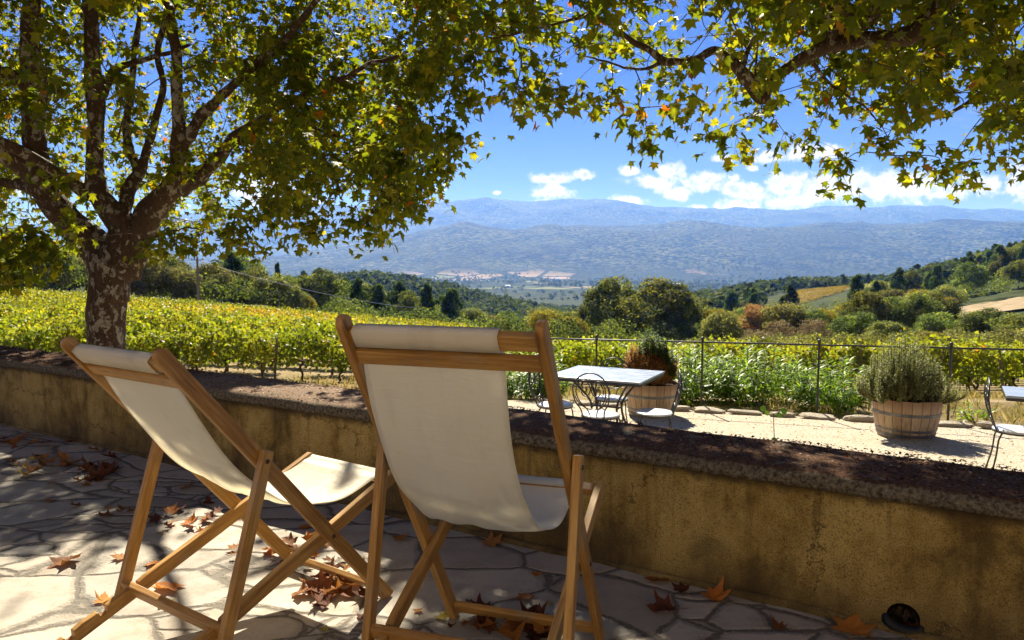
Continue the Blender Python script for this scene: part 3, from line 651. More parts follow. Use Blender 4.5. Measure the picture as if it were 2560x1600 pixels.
for x in (-6.2,-2.2,1.8,5.8):
    for z, h_ in ((1.5,1.5),(4.7,1.4)):
        mb = MB(); mb.box((x,.03,z), (1.0,.08,h_)); wo = mb.build('window', M['old_wood'] if 'old_wood' in M else M['shutter'], hb)
        mb = MB(); mb.box((x,.075,z), (.82,.02,h_-.2)); mb.build('pane', M['glass'], wo)
        for sx in (-1,1): mb = MB(); mb.box((x+sx*.79,.045,z), (.52,.06,h_)); mb.build('shutter', M['shutter'], hb, bevel=.006)

# ------------------------------------------------------------------ leaf litter (uncountable)
def scatter_litter(name, pts, nrmz, size, mat, label, cat, seed=1, tintp=None):
    r = np.random.default_rng(seed); n = len(pts)
    nr = np.stack([r.normal(0,.35,n), r.normal(0,.35,n), np.ones(n)], -1); th = r.uniform(0, 6.28, n)
    tp = np.stack([np.cos(th), np.sin(th), r.normal(0,.2,n)], -1)
    V, Fc, T = leaves(pts, nr, tp, size, VLEAF, VLEAFF, .25, r.random(n) if tintp is None else tintp)
    return tag(link(name, npmesh(name, V, Fc, T), mat), label, cat, kind='stuff')
M['litter'] = foliage('litter', [(0,(.035,.014,.009)),(.35,(.085,.034,.02)),(.7,(.19,.10,.055)),(1,(.42,.30,.19))], .15, (1.2,1.1,.9), .7, .2)
M['litter_pale'] = foliage('litter_pale', [(0,(.16,.08,.045)),(.4,(.34,.20,.12)),(.8,(.52,.36,.25)),(1,(.55,.22,.07))], .2, (1.3,1.1,.9), .7, .2)
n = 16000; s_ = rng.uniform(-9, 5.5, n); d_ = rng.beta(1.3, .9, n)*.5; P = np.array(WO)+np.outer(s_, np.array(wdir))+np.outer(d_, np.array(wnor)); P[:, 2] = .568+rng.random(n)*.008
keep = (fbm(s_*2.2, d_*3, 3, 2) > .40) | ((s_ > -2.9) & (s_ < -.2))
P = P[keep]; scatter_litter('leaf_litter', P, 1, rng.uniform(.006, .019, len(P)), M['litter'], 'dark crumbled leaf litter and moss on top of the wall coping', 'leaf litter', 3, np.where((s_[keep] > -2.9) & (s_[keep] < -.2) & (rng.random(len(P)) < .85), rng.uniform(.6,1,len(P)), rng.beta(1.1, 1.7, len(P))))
n = 16000; x = rng.uniform(-11, -1.2, n); y = rng.uniform(8, 17.5, n); y = y-.12*x; P = np.stack([x, y, np.where(y < 12.2, courtz(x, y), terrain(x, y))+.012], -1); P = P[(fbm(x*.9, y*.9, 3, 5) > .36)]
scatter_litter('leaf_litter', P, 1, rng.uniform(.04, .10, len(P)), M['litter_pale'], 'pale dry leaf litter strewn over the gravel in front of the left vines', 'leaf litter', 4)
n = 1500; x = rng.uniform(.0, 6.5, n); y = rng.uniform(4.2, 11.6, n); P = np.stack([x, y, courtz(x, y)+.006], -1); P = P[P[:, 1] < fy(P[:, 0])-.3]
scatter_litter('gravel_crumbs', P, 1, rng.uniform(.012, .04, len(P)), M['litter_pale'], 'small dry leaf crumbs scattered over the sunlit gravel court', 'leaf litter', 6)

# ------------------------------------------------------------------ deck chairs
def side_bar(name, a, b, lat, thick, depth, mat, parent, prof=None, bevel=.004, label=None):
    """bar in the side plane from (s,z) a to b, local X along it; optional custom outline (x, z)"""
    a = Vector(a); b = Vector(b); L = (b-a).length; c, s = (b-a)/L
    X = Vector((0, c, s)); Y = Vector((-1, 0, 0)); Z = Vector((0, -s, c))
    mw = Matrix.Translation((lat, a.x, a.y)) @ Matrix((X, Y, Z)).transposed().to_4x4()
    if prof is None: prof = [(0,-depth/2),(L,-depth/2),(L,depth/2),(0,depth/2)]
    else: prof = prof(L)
    n = len(prof); V = [(x, -thick/2, z) for x, z in prof] + [(x, thick/2, z) for x, z in prof]
    mb = MB(); mb.add(V, [tuple(range(n-1,-1,-1)), tuple(range(n, 2*n))] + [(k, (k+1)%n, n+(k+1)%n, n+k) for k in range(n)])
    o = mb.build(name, mat, parent, bevel=bevel, mw=mw)
    if label: o['label'] = label
    return o
def cross_bar(name, s, z, x0, x1, ds, dz, ang, parent, mat=None, bevel=.004):
    X = Vector((1,0,0)); Y = Vector((0, math.cos(ang), math.sin(ang))); Z = Vector((0, -math.sin(ang), math.cos(ang)))
    mw = Matrix.Translation((x0, s, z)) @ Matrix((X, Y, Z)).transposed().to_4x4()
    mb = MB(); mb.box(((x1-x0)/2, 0, 0), (x1-x0, ds, dz)); return mb.build(name, mat or M['wood'], parent, bevel=bevel, mw=mw)
def deck_chair(pose, th, bez, lat, label, top_bez0):
    X, Y, yaw = pose
    t = empty('deck_chair', (X, Y, 0), yaw); tag(t, label, 'deck chair', 'deck chairs facing the vineyard')
    L1, a, b, c, q, Lp, W = 1.4678, .4611, .3727, .9558, .9398, .5733, .29
    d = Vector((-math.cos(th), math.sin(th))); T = d*L1; piv = d*a; ph = math.asin(a*math.sin(th)/c); e = Vector((math.cos(ph), math.sin(ph)))
    SF = piv+e*b; R = piv-e*c; Q = d*q; w_ = R-Q; B = w_.dot(e); nn = -B-math.sqrt(B*B-(w_.dot(w_)-Lp*Lp)); N = R+e*nn
    wd = M['wood']; TH = .027; DP = .052
    def back_prof(L):
        L2 = L+.012
        return [(0,-DP/2),(L2-.02,-DP/2),(L2-.004,-DP/2+.010),(L2,-DP/2+.026),(L2-.004,DP/2-.012),(L2-.016,DP/2-.003),(L2-.03,DP/2),(.012,DP/2),(0,DP/2-.012)]
    for sd in (-1, 1): side_bar('back_rail', (0,0), T, sd*W, TH, DP, wd, t, back_prof)
    def seat_prof(L):
        # stepped notches towards the rear end (x small): three positions
        top = DP/2; P = [(0,-DP/2),(L,-DP/2),(L,top-.01),(L-.01,top)]
        for k, x in enumerate((nn+.012, nn-.115, nn-.24)):
            P += [(x+.055, top), (x+.018, top-.004), (x+.012, top-.026), (x-.012, top-.026), (x-.016, top-.004)] if x > .03 else []
        P += [(0, top)]
        return P
    R2 = R - e*.02
    for sd in (-1, 1):
        side_bar('seat_rail', R, SF+e*.03, sd*(W-.031), TH, DP, wd, t, seat_prof, bevel=.003)
        side_bar('prop_leg', Q+(Q-N).normalized()*.035, N-(Q-N).normalized()*.05, sd*(W+.031), TH, .044, wd, t)
    def bolt(s, z, x, sgn):
        mb = MB(); mb.sphere((x, s, z), .0085, 10, 6, (.55,1,1)); mb.build('bolt', M['bolt'], t, smooth=True)
    for sd in (-1, 1): bolt(Q.x, Q.y, sd*(W+.0455), sd); bolt(piv.x, piv.y, sd*(W+.0145), sd)
    ax = lambda v: math.atan2(v.y, v.x)
    iw = W-TH/2
    # two bars at the head of the back frame
    pe = Vector((d.y, -d.x))        # perpendicular to the back rail, towards the sitter
    K1 = T-d*.055; K2 = T-d*.125
    cross_bar('top_bar', K1.x, K1.y, -iw+.001, iw-.001, .05, .028, ax(d), t)
    cross_bar('head_bar', (K2-pe*.006).x, (K2-pe*.006).y, -iw+.001, iw-.001, .046, .024, ax(d), t)
    F1 = d*.07; cross_bar('foot_bar', F1.x, F1.y, -iw+.001, iw-.001, .045, .024, ax(d), t)
    cross_bar('prop_bar', N.x, N.y+.012, -W-.017, W+.017, .026, .046, ax(e), t)
    si = W-.031-TH/2
    cross_bar('front_bar', SF.x, SF.y, -si+.001, si-.001, .044, .026, ax(e), t)
    # canvas: wraps the top bar, hangs in a sag, wraps the front bar
    l0, l1 = lat; bz = [Vector(bez[i:i+2]) for i in (0,2,4,6)]
    path = []
    th_b = .020
    # around the top bar (rounded rectangle loop), starting below it on the sitter's side
    for s1, s2 in ((-.030,.020),(.0,.0215),(.028,.019),(.033,.0),(.028,-.019),(0,-.0215),(-.028,-.019),(-.034,-.006)): path.append(K1+d*s1+pe*s2)
    path = path[::-1]       # end on the sitter's side, then go down
    st = path[-1]; e3 = SF+Vector((.0,.022))
    bz[0] = st; bz[3] = e3
    for i in range(1, 44):
        u = i/44; path.append(bz[0]*(1-u)**3+bz[1]*3*u*(1-u)**2+bz[2]*3*u*u*(1-u)+bz[3]*u**3)
    for s1, s2 in ((-.022,.0165),(0,.017),(.024,.015),(.029,0),(.024,-.015),(-.02,-.017)): path.append(SF+e*s1+Vector((-e.y,e.x))*s2)
    nx = 22; V = []; m = len(path)
    for i, p in enumerate(path):
        u = max(0, min(1, (i-8)/44)); k = math.sin(math.pi*u)
        for j in range(nx+1):
            f = j/nx; x = l0+(l1-l0)*f + (.012*k*(1 if f < .5 else -1)*abs(2*f-1))
            sag = -k*(.016*(1-(2*f-1)**2)) + k*.004*math.sin(f*23+i*.35)*math.sin(i*.21+f*3) + k*.003*math.sin(f*9+i*.5)
            nrm = Vector((-(path[min(i+1,m-1)]-path[max(i-1,0)]).y, (path[min(i+1,m-1)]-path[max(i-1,0)]).x)).normalized()
            V.append((x, p.x-nrm.x*sag*-1, p.y+nrm.y*sag))
    mb = MB(); mb.add(V, [(i*(nx+1)+j, i*(nx+1)+j+1, (i+1)*(nx+1)+j+1, (i+1)*(nx+1)+j) for i in range(m-1) for j in range(nx)])
    o = mb.build('canvas_sling', M['canvas'], t, smooth=True)
    md = o.modifiers.new('thick', 'SOLIDIFY'); md.thickness = .0018
    # hem tapes along both edges
    for f in (0, 1):
        mb = MB(); pts = []
        col = 0 if f == 0 else nx
        for i in range(8, m-5): pts.append(Vector(V[i*(nx+1)+col]))
        mb.tube(pts, .0026, 6); mb.build('hem', M['canvas'], o, smooth=True)
    return t
deck_chair((-.7478, 3.2132, -.6119), .8556, [-.919,1.094,-.611,.494,-.318,.342,.038,.471], (-.262, .215), 'reclined wooden deck chair with cream canvas, left one, before the plane trunk', None)
deck_chair((.0557, 2.7834, -.3225), .9864, [-.784,1.133,-.706,.668,-.193,.275,.096,.508], (-.262, .170), 'more upright wooden deck chair with cream canvas, nearest the camera in the middle', None)

# ------------------------------------------------------------------ fallen plane leaves on the terrace
def dry_mesh(seed):
    r = np.random.default_rng(seed); L = np.repeat(LEAF[None], 1, 0)[0].copy()
    # subdivide the fan once for curling
    c = L[0]; rim = L[1:]; mid = c+(rim-c)*.55; V = np.concatenate([[c], mid, rim]); k = len(rim)
    f3 = [[0, 1+i, 1+(i+1)%k] for i in range(k)]; f4 = [[1+i, 1+k+i, 1+k+(i+1)%k, 1+(i+1)%k] for i in range(k)]
    V = V*np.array([1.1, 1, 1]); V[:, 1] -= .18
    rr = np.hypot(V[:, 0], V[:, 1]); an = np.arctan2(V[:, 0], V[:, 1])
    cu = r.uniform(.2, .95); ax_ = r.uniform(0, 3.14); q = V[:, 0]*np.cos(ax_)+V[:, 1]*np.sin(ax_)
    z = cu*q*q*1.5 + .16*rr*np.abs(np.sin(an*2.5+r.uniform(0,3))) + r.normal(0,.035,len(V))*rr*1.5 + .25*np.maximum(rr-.4,0)*np.sin(an*r.integers(2,5)+r.uniform(0,6))
    V[:, 2] = z; V[:, :2] *= (1-.22*np.abs(z))[:, None]
    V[:, 2] -= V[:, 2].min()
    # stalk
    n0 = len(V); st = np.array([[-.008,-.1,.0],[.008,-.1,0],[.012,-.55,.06],[-.004,-.56,.05]]); st[:, 2] += V[0, 2]*.9
    V = np.concatenate([V, st])
    me = npmesh('fallen_leaf', V, [np.array(f3), np.array(f4), np.array([[n0,n0+1,n0+2,n0+3]])], smooth=False)
    return me
DM = [dry_mesh(s) for s in range(40, 52)]
DL = {}
for mk in ('dry_brown','dry_orange','dry_dark','dry_yellow'):
    DL[mk] = []
    for me in DM:
        c = me.copy(); c.materials.append(M[mk]); DL[mk].append(c)
used = set()
CN = {'dry_brown':'brown', 'dry_orange':'bright orange', 'dry_dark':'dark reddish brown', 'dry_yellow':'yellowish'}
def fallen(p, size, mk, label, group):
    o = bpy.data.objects.new('fallen_leaf', random.choice(DL[mk])); COL.objects.link(o)
    o.location = (p.x, p.y, .003+random.random()*.004); s = size*random.uniform(.9, 1.1); o.scale = (s*random.uniform(.62,1), s, s*random.uniform(.45, 1.0))
    o.rotation_euler = (random.uniform(-.12,.12), random.uniform(-.12,.12), random.uniform(0, 6.28)); tag(o, label, 'leaf', group); return o
# single leaves: display px, size, colour, where
K = 2560/2420
for u, v, sz, mk, lab in [
    (158,1328,.17,'dry_brown','large brown leaf on the sunlit paving at the left, behind the left deck chair'),
    (125,1186,.09,'dry_brown','small brown leaf near the left edge of the terrace, above the large brown leaf'),
    (183,1198,.09,'dry_brown','curled tan leaf just right of the small brown leaf near the left edge'),
    (358,1335,.10,'dry_orange','bright orange leaf beside the rear left leg of the left deck chair'),
    (245,1425,.11,'dry_orange','orange leaf at the lower left corner, under the notched rail'),
    (398,1390,.17,'dry_orange','large golden leaf lying behind the prop bar of the left deck chair'),
    (385,1432,.08,'dry_yellow','slim pale yellow leaf below the prop bar of the left deck chair'),
    (378,1262,.06,'dry_yellow','tiny yellow leaf sliver on the paving between the legs of the left deck chair'),
    (290,1320,.10,'dry_brown','tan leaf touching the left rear leg of the left deck chair'),
    (438,1155,.11,'dry_brown','brown leaf lying under the canvas of the left deck chair'),
    (716,1195,.08,'dry_brown','small brown leaf under the front of the left deck chair seat'),
    (718,1247,.09,'dry_orange','orange leaf right of the left deck chair crossing, near the wall'),
    (865,1170,.10,'dry_brown','brown leaf by the wall foot between the two deck chairs'),
    (942,1272,.15,'dry_brown','crumpled brown leaf just right of the middle deck chair rear left leg'),
    (1158,1287,.15,'dry_brown','star shaped brown leaf below the canvas of the middle deck chair'),
    (1272,1360,.07,'dry_orange','little orange leaf on the big slab under the middle deck chair'),
    (1243,1413,.13,'dry_brown','curled brown leaf on the slab between the legs of the middle deck chair'),
    (1043,1465,.07,'dry_yellow','slim yellow leaf near the foot bar of the middle deck chair'),
    (988,1445,.05,'dry_orange','tiny orange leaf between the crossed rails of the middle deck chair'),
    (1298,1432,.05,'dry_yellow','tiny yellow leaf beside the curled brown one under the middle deck chair'),
    (1562,1372,.15,'dry_brown','brown leaf at the wall foot right of the middle deck chair'),
    (1615,1398,.11,'dry_dark','dark leaf at the wall foot, next to the brown one'),
    (1578,1445,.15,'dry_dark','dark curled leaf standing on the paving below the wall-foot leaves'),
    (1685,1418,.15,'dry_orange','orange brown leaf midway along the right wall foot'),
    (1842,1486,.11,'dry_brown','small pale brown leaf on the paving left of the drain pipe'),
    (2015,1495,.20,'dry_orange','large flat orange leaf at the bottom edge left of the drain pipe'),
    (2145,1494,.15,'dry_orange','upright orange leaf leaning below the drain pipe'),
    (1340,732+700,.06,'dry_yellow','small yellow leaf right of the middle deck chair prop leg'),
    (770,1492,.06,'dry_yellow','tiny yellow leaf at the bottom between the two deck chairs'),
    (850,1460,.06,'dry_dark','tiny dark leaf on the joint between the two deck chairs'),
    (445,1075,.07,'dry_yellow','small yellow leaf in the shade near the wall on the left')]:
    fallen(onz(u*K, v*K), sz, mk, lab, 'fallen plane leaves lying singly on the paving')
def heap(u, v, n, su, sv, mks, where, size=.10):
    for i in range(int(n*1.3)):
        mk = random.choice(mks); p = onz((u+random.gauss(0, su*1.35))*K, (v+random.gauss(0, sv*1.35))*K)
        o = fallen(p, size*random.uniform(.5, 1.25), mk, f'{CN[mk]} fallen leaf {where}', 'fallen leaves '+where)
        o.location.z += random.random()*.02; o.rotation_euler.x += random.uniform(-.4,.4); o.rotation_euler.y += random.uniform(-.4,.4)
B_, O_, D_ = 'dry_brown', 'dry_orange', 'dry_dark'
heap(268,1212,4,18,7,(B_,),'in the small heap left of the left deck chair rear leg')
heap(450,1245,7,26,12,(B_,O_,D_),'in the heap under the left deck chair canvas')
heap(500,1215,5,20,10,(D_,B_),'in the dark drift behind the left deck chair crossing')
heap(640,1305,8,30,9,(O_,B_,B_),'in the sunlit heap under the left deck chair')
heap(735,1290,4,12,8,(O_,B_),'by the foot bar of the left deck chair')
heap(780,1345,8,32,10,(B_,D_,O_),'along the foot bar of the left deck chair')
heap(790,1398,11,26,14,(B_,D_),'in the thick heap between the deck chairs', .15)
heap(1130,1478,9,34,9,(B_,D_),'under the foot bar of the middle deck chair')
heap(1285,1495,7,26,8,(B_,D_),'at the bottom edge under the middle deck chair', .15)
heap(110,1105,12,34,9,(B_,B_,D_),'in the shaded drift on the far left of the terrace', .13)
heap(225,1110,8,26,8,(D_,),'in the dark drift left of the left deck chair', .15)
heap(215,1143,5,18,4,(B_,),'in the row below the dark drift on the left', .11)
heap(240,1050,6,50,7,(D_,B_),'in the shade along the wall foot on the left', .12)
heap(20,1050,6,22,14,(B_,D_),'at the left edge of the terrace by the wall', .12)
heap(60,1115,4,25,14,(B_,'dry_yellow'),'near the left edge of the terrace', .11)

# ------------------------------------------------------------------ edging stones along the court
def stone_mesh(seed):
    r = np.random.default_rng(seed); mb = MB(); mb.sphere((0,0,0), 1, 12, 8)
    V = np.array(mb.v); V = np.sign(V)*np.abs(V)**.62; V *= 1+.14*(r.random((len(V),1))-.5)
    V += .12*np.sin(V[:, [1,2,0]]*r.uniform(2,4)+r.uniform(0,6)); mb.v = [tuple(v) for v in V]; me = mb.mesh('edging_stone'); me.materials.append(M['stone']); return me
SM = [stone_mesh(i) for i in range(6)]
x = .4; k = 0
adj = ['flat', 'squarish', 'long', 'broken', 'rounded']
sc_ = {}
while x < 9.5:
    L = random.uniform(.22, .5) if k % 3 else random.uniform(.4, .62); x += L/2
    y = fy(x)-.22+random.uniform(-.03,.03)
    o = bpy.data.objects.new('edging_stone', SM[k % 6]); COL.objects.link(o); o.location = (x, y, courtz(x, y)+.03)
    o.scale = (L/2*.98, random.uniform(.06,.12), random.uniform(.028,.06)); o.rotation_euler = (random.uniform(-.1,.1), random.uniform(-.08,.08), -.39+random.uniform(-.12,.12))
    where = 'behind the bistro table' if x < 2.4 else 'in front of the leafy oleander clump' if x < 4.6 else 'beside the right barrel planter' if x < 5.9 else 'past the fourth railing post'
    sc_[where] = sc_.get(where, 0)+1; w1 = ['first','second','third','fourth','fifth','sixth','seventh','eighth','ninth','tenth','eleventh','twelfth','thirteenth','fourteenth'][sc_[where]-1]
    tag(o, f'{w1} edging stone from the left {where}', 'stone', 'stones edging the gravel '+where); x += L/2+.02; k += 1

# ------------------------------------------------------------------ railing
ra = empty('metal_railing', (1.2, fy(1.2), courtz(1.2, fy(1.2)))); tag(ra, 'thin black iron railing with round-capped posts along the edge of the gravel court', 'railing')
PX = [1.33,2.84,4.33,5.83,7.33,8.83,10.33]
inv = ra.location
def rp(x, z): y = fy(x); return Vector((x, y, courtz(x, y)+z))-inv
for x in PX:
    mb = MB(); mb.tube([rp(x, -.2), rp(x, 1.04)], .0155, 8); po = mb.build('post', M['black_metal'], ra, smooth=False)
    mb = MB(); mb.sphere(rp(x, 1.075), .026, 10, 7); mb.tube([rp(x,1.03), rp(x,1.052)], .022, 8); mb.build('finial', M['black_metal'], po, smooth=True)
pts = [rp(.5, 1.02)] + [rp(x, 1.02) for x in PX]
mb = MB(); mb.tube(pts, .013, 8); mb.build('top_rail', M['black_metal'], ra, smooth=True)

# ------------------------------------------------------------------ half-barrel planters
def barrel(x, y, label, z=None, rot=0.0, group='half-barrel planters'):
    z = courtz(x, y) if z is None else z
    t = empty('barrel_planter', (x, y, z), rot); tag(t, label, 'planter', group)
    Rb, Rt, Hh = .31, .385, .475
    pr = [(Rb+(Rt-Rb)*math.sin(u*math.pi/2*.98), Hh*u) for u in np.linspace(0, 1, 14)]
    prof = [(.01,0.0)]+pr+[(Rt-.028,Hh+.001),(Rt-.034,Hh-.07),(.01,Hh-.07)]
    seg = 66; V = []; 
    for i, (r, zz) in enumerate(prof):
        for k in range(seg):
            g = -.003 if k % 3 == 0 else 0; top = (.006*((k//3*7) % 5)/5 if zz > Hh-.005 else 0)
            a = 2*math.pi*k/seg; V.append(((r+g)*math.cos(a), (r+g)*math.sin(a), zz-top))
    mb = MB(); mb.add(V, [(i*seg+k, i*seg+(k+1)%seg, (i+1)*seg+(k+1)%seg, (i+1)*seg+k) for i in range(len(prof)-1) for k in range(seg)])
    mb.build('staves', M['barrel'], t)
    for h0, hh in ((.03,.038),(.095,.03),(.285,.036)):
        mb = MB(); f = lambda z_: Rb+(Rt-Rb)*math.sin(z_/Hh*math.pi/2*.98)
        mb.lathe([(f(h0)+.001,h0),(f(h0)+.006,h0),(f(h0+hh)+.006,h0+hh),(f(h0+hh)+.001,h0+hh)], 48); mb.build('hoop', M['hoop'], t, smooth=False)
    mb = MB(); V = [(0,0,Hh-.05)]; 
    for rr in (.12,.24,.356):
        for k in range(24): a = 2*math.pi*k/24; V.append((rr*math.cos(a), rr*math.sin(a), Hh-.06+.025*random.random()))
    mb.add(V, [(0,1+k,1+(k+1)%24) for k in range(24)]+[(1+24*j+k,1+24*j+(k+1)%24,25+24*j+(k+1)%24,25+24*j+k) for j in (0,1) for k in range(24)]); mb.build('soil', M['soil'], t)
    return Vector((x, y, z+Hh-.05))
def sprigs(n, c, hr, hz, lf, shape, faces, size, seed, spread=1.0, up=.9, tmin=0, tmax=1, bend=.2):
    """stems fanning from a base, leaves along them -> (stems MB, leaf arrays)"""
    r = np.random.default_rng(seed); mb = MB(); Ps=[];Ns=[];Ts=[];Ss=[];Tt=[]
    for i in range(n):
        th = r.uniform(0, 6.283); q = math.sqrt(r.random()); b = Vector((c[0]+math.cos(th)*q*hr*.35, c[1]+math.sin(th)*q*hr*.35, c[2]))
        hh = hz*(1-.45*q*q)*r.uniform(.6, 1.15); tip = Vector((c[0]+math.cos(th)*q*hr*spread, c[1]+math.sin(th)*q*hr*spread, c[2]+hh))
        m = b.lerp(tip, .5)+Vector((math.cos(th),math.sin(th),0))*bend*hr*q; pts, rd = spline([b, m, tip], [.006,.004,.0018], 5)
        mb.tube(pts, rd, 4, False)
        for k in range(lf):
            f = .15+.85*(k+r.random())/lf; j = f*(len(pts)-1); j0 = min(int(j), len(pts)-2); p = pts[j0].lerp(pts[j0+1], j-j0); ax = (pts[j0+1]-pts[j0]).normalized()
            d = Vector(r.normal(0,1,3)); d = (d-ax*d.dot(ax)).normalized(); tp = d*(1-up*.5)+ax*up
            Ps.append(p); Ts.append(tp); Ns.append(ax*(1-.5*up)-d*up*.6+Vector(r.normal(0,.15,3))); Ss.append(size*r.uniform(.7,1.2)*(1.15-.4*f)); Tt.append(r.uniform(tmin, tmax))
    V, Fc, T = leaves(np.array(Ps), np.array(Ns), np.array(Ts), np.array(Ss), shape, faces, .1, np.array(Tt)); return mb, V, Fc, T
pR = barrel(4.80, 9.08, 'oak half barrel planter standing alone on the sunlit gravel at the right', rot=.4)
pL = barrel(2.0, 10.7, 'oak half barrel planter partly hidden behind the bistro table', rot=1.3)
# rosemary
t = empty('rosemary_bush', pR); tag(t, 'grey green rosemary bush spilling over the right barrel planter', 'bush')
mb, V, Fc, T = sprigs(210, (-.05,0,0), .42, .76, 84, np.array([[0,0,0],[.17,.5,.0],[0,1,-.03],[-.17,.5,0]]), QLEAFF, .044, 21, 1.0, .75, 0, 1, .25)
mb.build('stems', M['twig'], t); link('foliage', npmesh('foliage', V, Fc, T), M['rosemary'], t)
mb, V, Fc, T = sprigs(110, (.26,-.02,-.02), .36, .36, 64, np.array([[0,0,0],[.12,.5,.0],[0,1,-.03],[-.12,.5,0]]), QLEAFF, .034, 25, 1.1, .7, .2, 1, .3)
link('foliage', npmesh('foliage', V, Fc, T), M['rosemary'], t); mb.build('stems', M['twig'], t)
mb, V, Fc, T = sprigs(130, (-.24,-.02,-.02), .34, .52, 70, np.array([[0,0,0],[.17,.5,.0],[0,1,-.03],[-.17,.5,0]]), QLEAFF, .042, 27, 1.1, .75, 0, 1, .3)
link('foliage', npmesh('foliage', V, Fc, T), M['rosemary'], t); mb.build('stems', M['twig'], t)
# box shrub, rust coloured on its lower left
t = empty('box_shrub', pL); tag(t, 'box shrub in the left barrel, green at the top and rust brown below', 'bush')
mb, V, Fc, T = sprigs(230, (-.02,0,0), .36, .72, 90, np.array([[0,0,0],[.3,.5,.03],[0,1,-.03],[-.3,.5,.03]]), QLEAFF, .048, 33, 1.0, .4, 0, 1, .3)
cen = V.reshape(-1, 4, 3).mean(1); bro = cen[:, 2] + .35*cen[:, 0]+.25*(fbm(cen[:, 0]*6+9, cen[:, 2]*6+cen[:, 1]*5+9, 2, 4)-.5)*2 < .42
tt = np.where(bro, .62+.38*T.reshape(-1,4)[:, 0], .5*T.reshape(-1,4)[:, 0]); link('foliage', npmesh('foliage', V, Fc, np.repeat(tt, 4)), M['box_leaf'], t); mb.build('stems', M['twig'], t)

# ------------------------------------------------------------------ bistro tables and chairs
def bistro_table(c, rot, L, W_, label, z=.73):
    gz_ = courtz(c[0], c[1]); t = empty('bistro_table', (c[0], c[1], gz_), rot); tag(t, label, 'table', 'bistro tables on the gravel court')
    mb = MB(); mb.box((0,0,z), (L, W_, .022)); mb.build('table_top', M['slate'], t, bevel=.003)
    mb = MB(); 
    for sy in (-1, 1): mb.box((0, sy*(W_/2-.008), z-.026), (L-.01, .012, .028))
    for sx in (-1, 1): mb.box((sx*(L/2-.008), 0, z-.0265), (.012, W_-.03, .028))
    mb.build('apron', M['black_metal'], t)
    for sx in (-1, 1):
        for sy in (-1, 1):
            pts, rd = spline([(sx*.40*L/1.2, sy*.30, z-.02), (sx*.27*L/1.2, sy*.17, z-.18), (sx*.17*L/1.2, sy*.09, z-.36), (sx*.20*L/1.2, sy*.14, .18), (sx*.30*L/1.2, sy*.27, 0)], [.014]*5, 5)
            mb = MB(); mb.tube(pts, rd, 8); mb.build('leg', M['black_metal'], t, smooth=True)
    mb = MB(); mb.tube([(-.17*L/1.2, 0, .37), (.17*L/1.2, 0, .37)], .010, 8)
    for sx in (-1, 1): mb.tube([(sx*.17*L/1.2, -.09, .37), (sx*.17*L/1.2, .09, .37)], .010, 8)
    mb.build('stretcher', M['black_metal'], t, smooth=True); return t
ta = bistro_table((1.13, 8.88), R_(-26.5), 1.12, 1.0, 'slate topped rectangular bistro table with four iron chairs around it', .76)
bistro_table((5.30, 7.05), R_(-30), 1.1, .66, 'second slate bistro table, cut off by the right edge of the picture', .74)
def arcp(cx, cz, r, a0, a1, n, y): return [(cx+r*math.cos(math.radians(a0+(a1-a0)*i/n)), y, cz+r*math.sin(math.radians(a0+(a1-a0)*i/n))) for i in range(n+1)]
def bistro_chair():
    t = empty('bistro_chair'); bm = M['black_metal']
    sz = .45
    mb = MB(); mb.lathe([(.001,sz),(.185,sz),(.2,sz-.004),(.203,sz-.012),(.2,sz-.018),(.001,sz-.018)], 36); mb.build('seat', M['seat_white'], t, smooth=True, )
    mb = MB(); mb.lathe([(.196,sz-.019),(.204,sz-.019),(.204,sz-.034),(.196,sz-.034),(.196,sz-.019)], 36); mb.build('seat_ring', bm, t)
    def lean(x, z, dy=0): k = (z-sz); return (x, -.175-.16*max(k, 0)-.04*math.sin(max(0,min(1,k/.45))*math.pi)+dy, z)
    for sx in (-1, 1):
        for sy in (-1, 1):
            pts, rd = spline([(sx*.13, sy*.13, sz-.03), (sx*.155, sy*.16, sz-.10), (sx*.165, sy*.175, .2), (sx*.20, sy*.215, 0)], [.008]*4, 5)
            mb = MB(); mb.tube(pts, rd, 7); mb.build('leg', bm, t, smooth=True)
    # outer hoop of the back
    zc, rr = .705, .20
    P = [lean(-.115, sz-.02), lean(-.135, sz+.07), lean(-.185, .60)] + [lean(x, z) for x, _, z in arcp(0, zc, rr, 178, 2, 14, 0)] + [lean(.185, .60), lean(.135, sz+.07), lean(.115, sz-.02)]
    pts, rd = spline(P, [.0075]*len(P), 3); mb = MB(); mb.tube(pts, rd, 7); hoop = mb.build('back_hoop', bm, t, smooth=True)
    # inner rods swelling from the seat into two scrolls
    for sx in (-1, 1):
        P = [lean(sx*.03, sz-.015), lean(sx*.06, sz+.07), lean(sx*.13, .60), lean(sx*.165, .70), lean(sx*.14, .79), lean(sx*.085, .825), lean(sx*.03, .80), lean(sx*.006, .74), lean(sx*.025, .685), lean(sx*.065, .665), lean(sx*.10, .69), lean(sx*.10, .735), lean(sx*.07, .755), lean(sx*.045, .735), lean(sx*.055, .71)]
        pts, rd = spline(P, [.0062]*len(P), 4); mb = MB(); mb.tube(pts, rd, 6); mb.build('scroll', bm, t, smooth=True)
    P = [lean(x, z) for x, _, z in arcp(0, zc+.005, .188, 195, 345, 12, 0)]
    pts, rd = spline(P, [.006]*len(P), 3); mb = MB(); mb.tube(pts, rd, 6); mb.build('lower_arc', bm, t, smooth=True)
    return t
ch0 = bistro_chair()
def put_chair(o, x, y, face, label):      # face: direction the sitter looks (deg, 0 = +x)
    o.location = (x, y, courtz(x, y)); o.rotation_euler = (0,0,R_(face-90)); tag(o, label, 'chair', 'iron bistro chairs')
put_chair(ch0, .93, 7.82, 60, 'black iron bistro chair nearest the wall, its scrolled back towards the viewer')
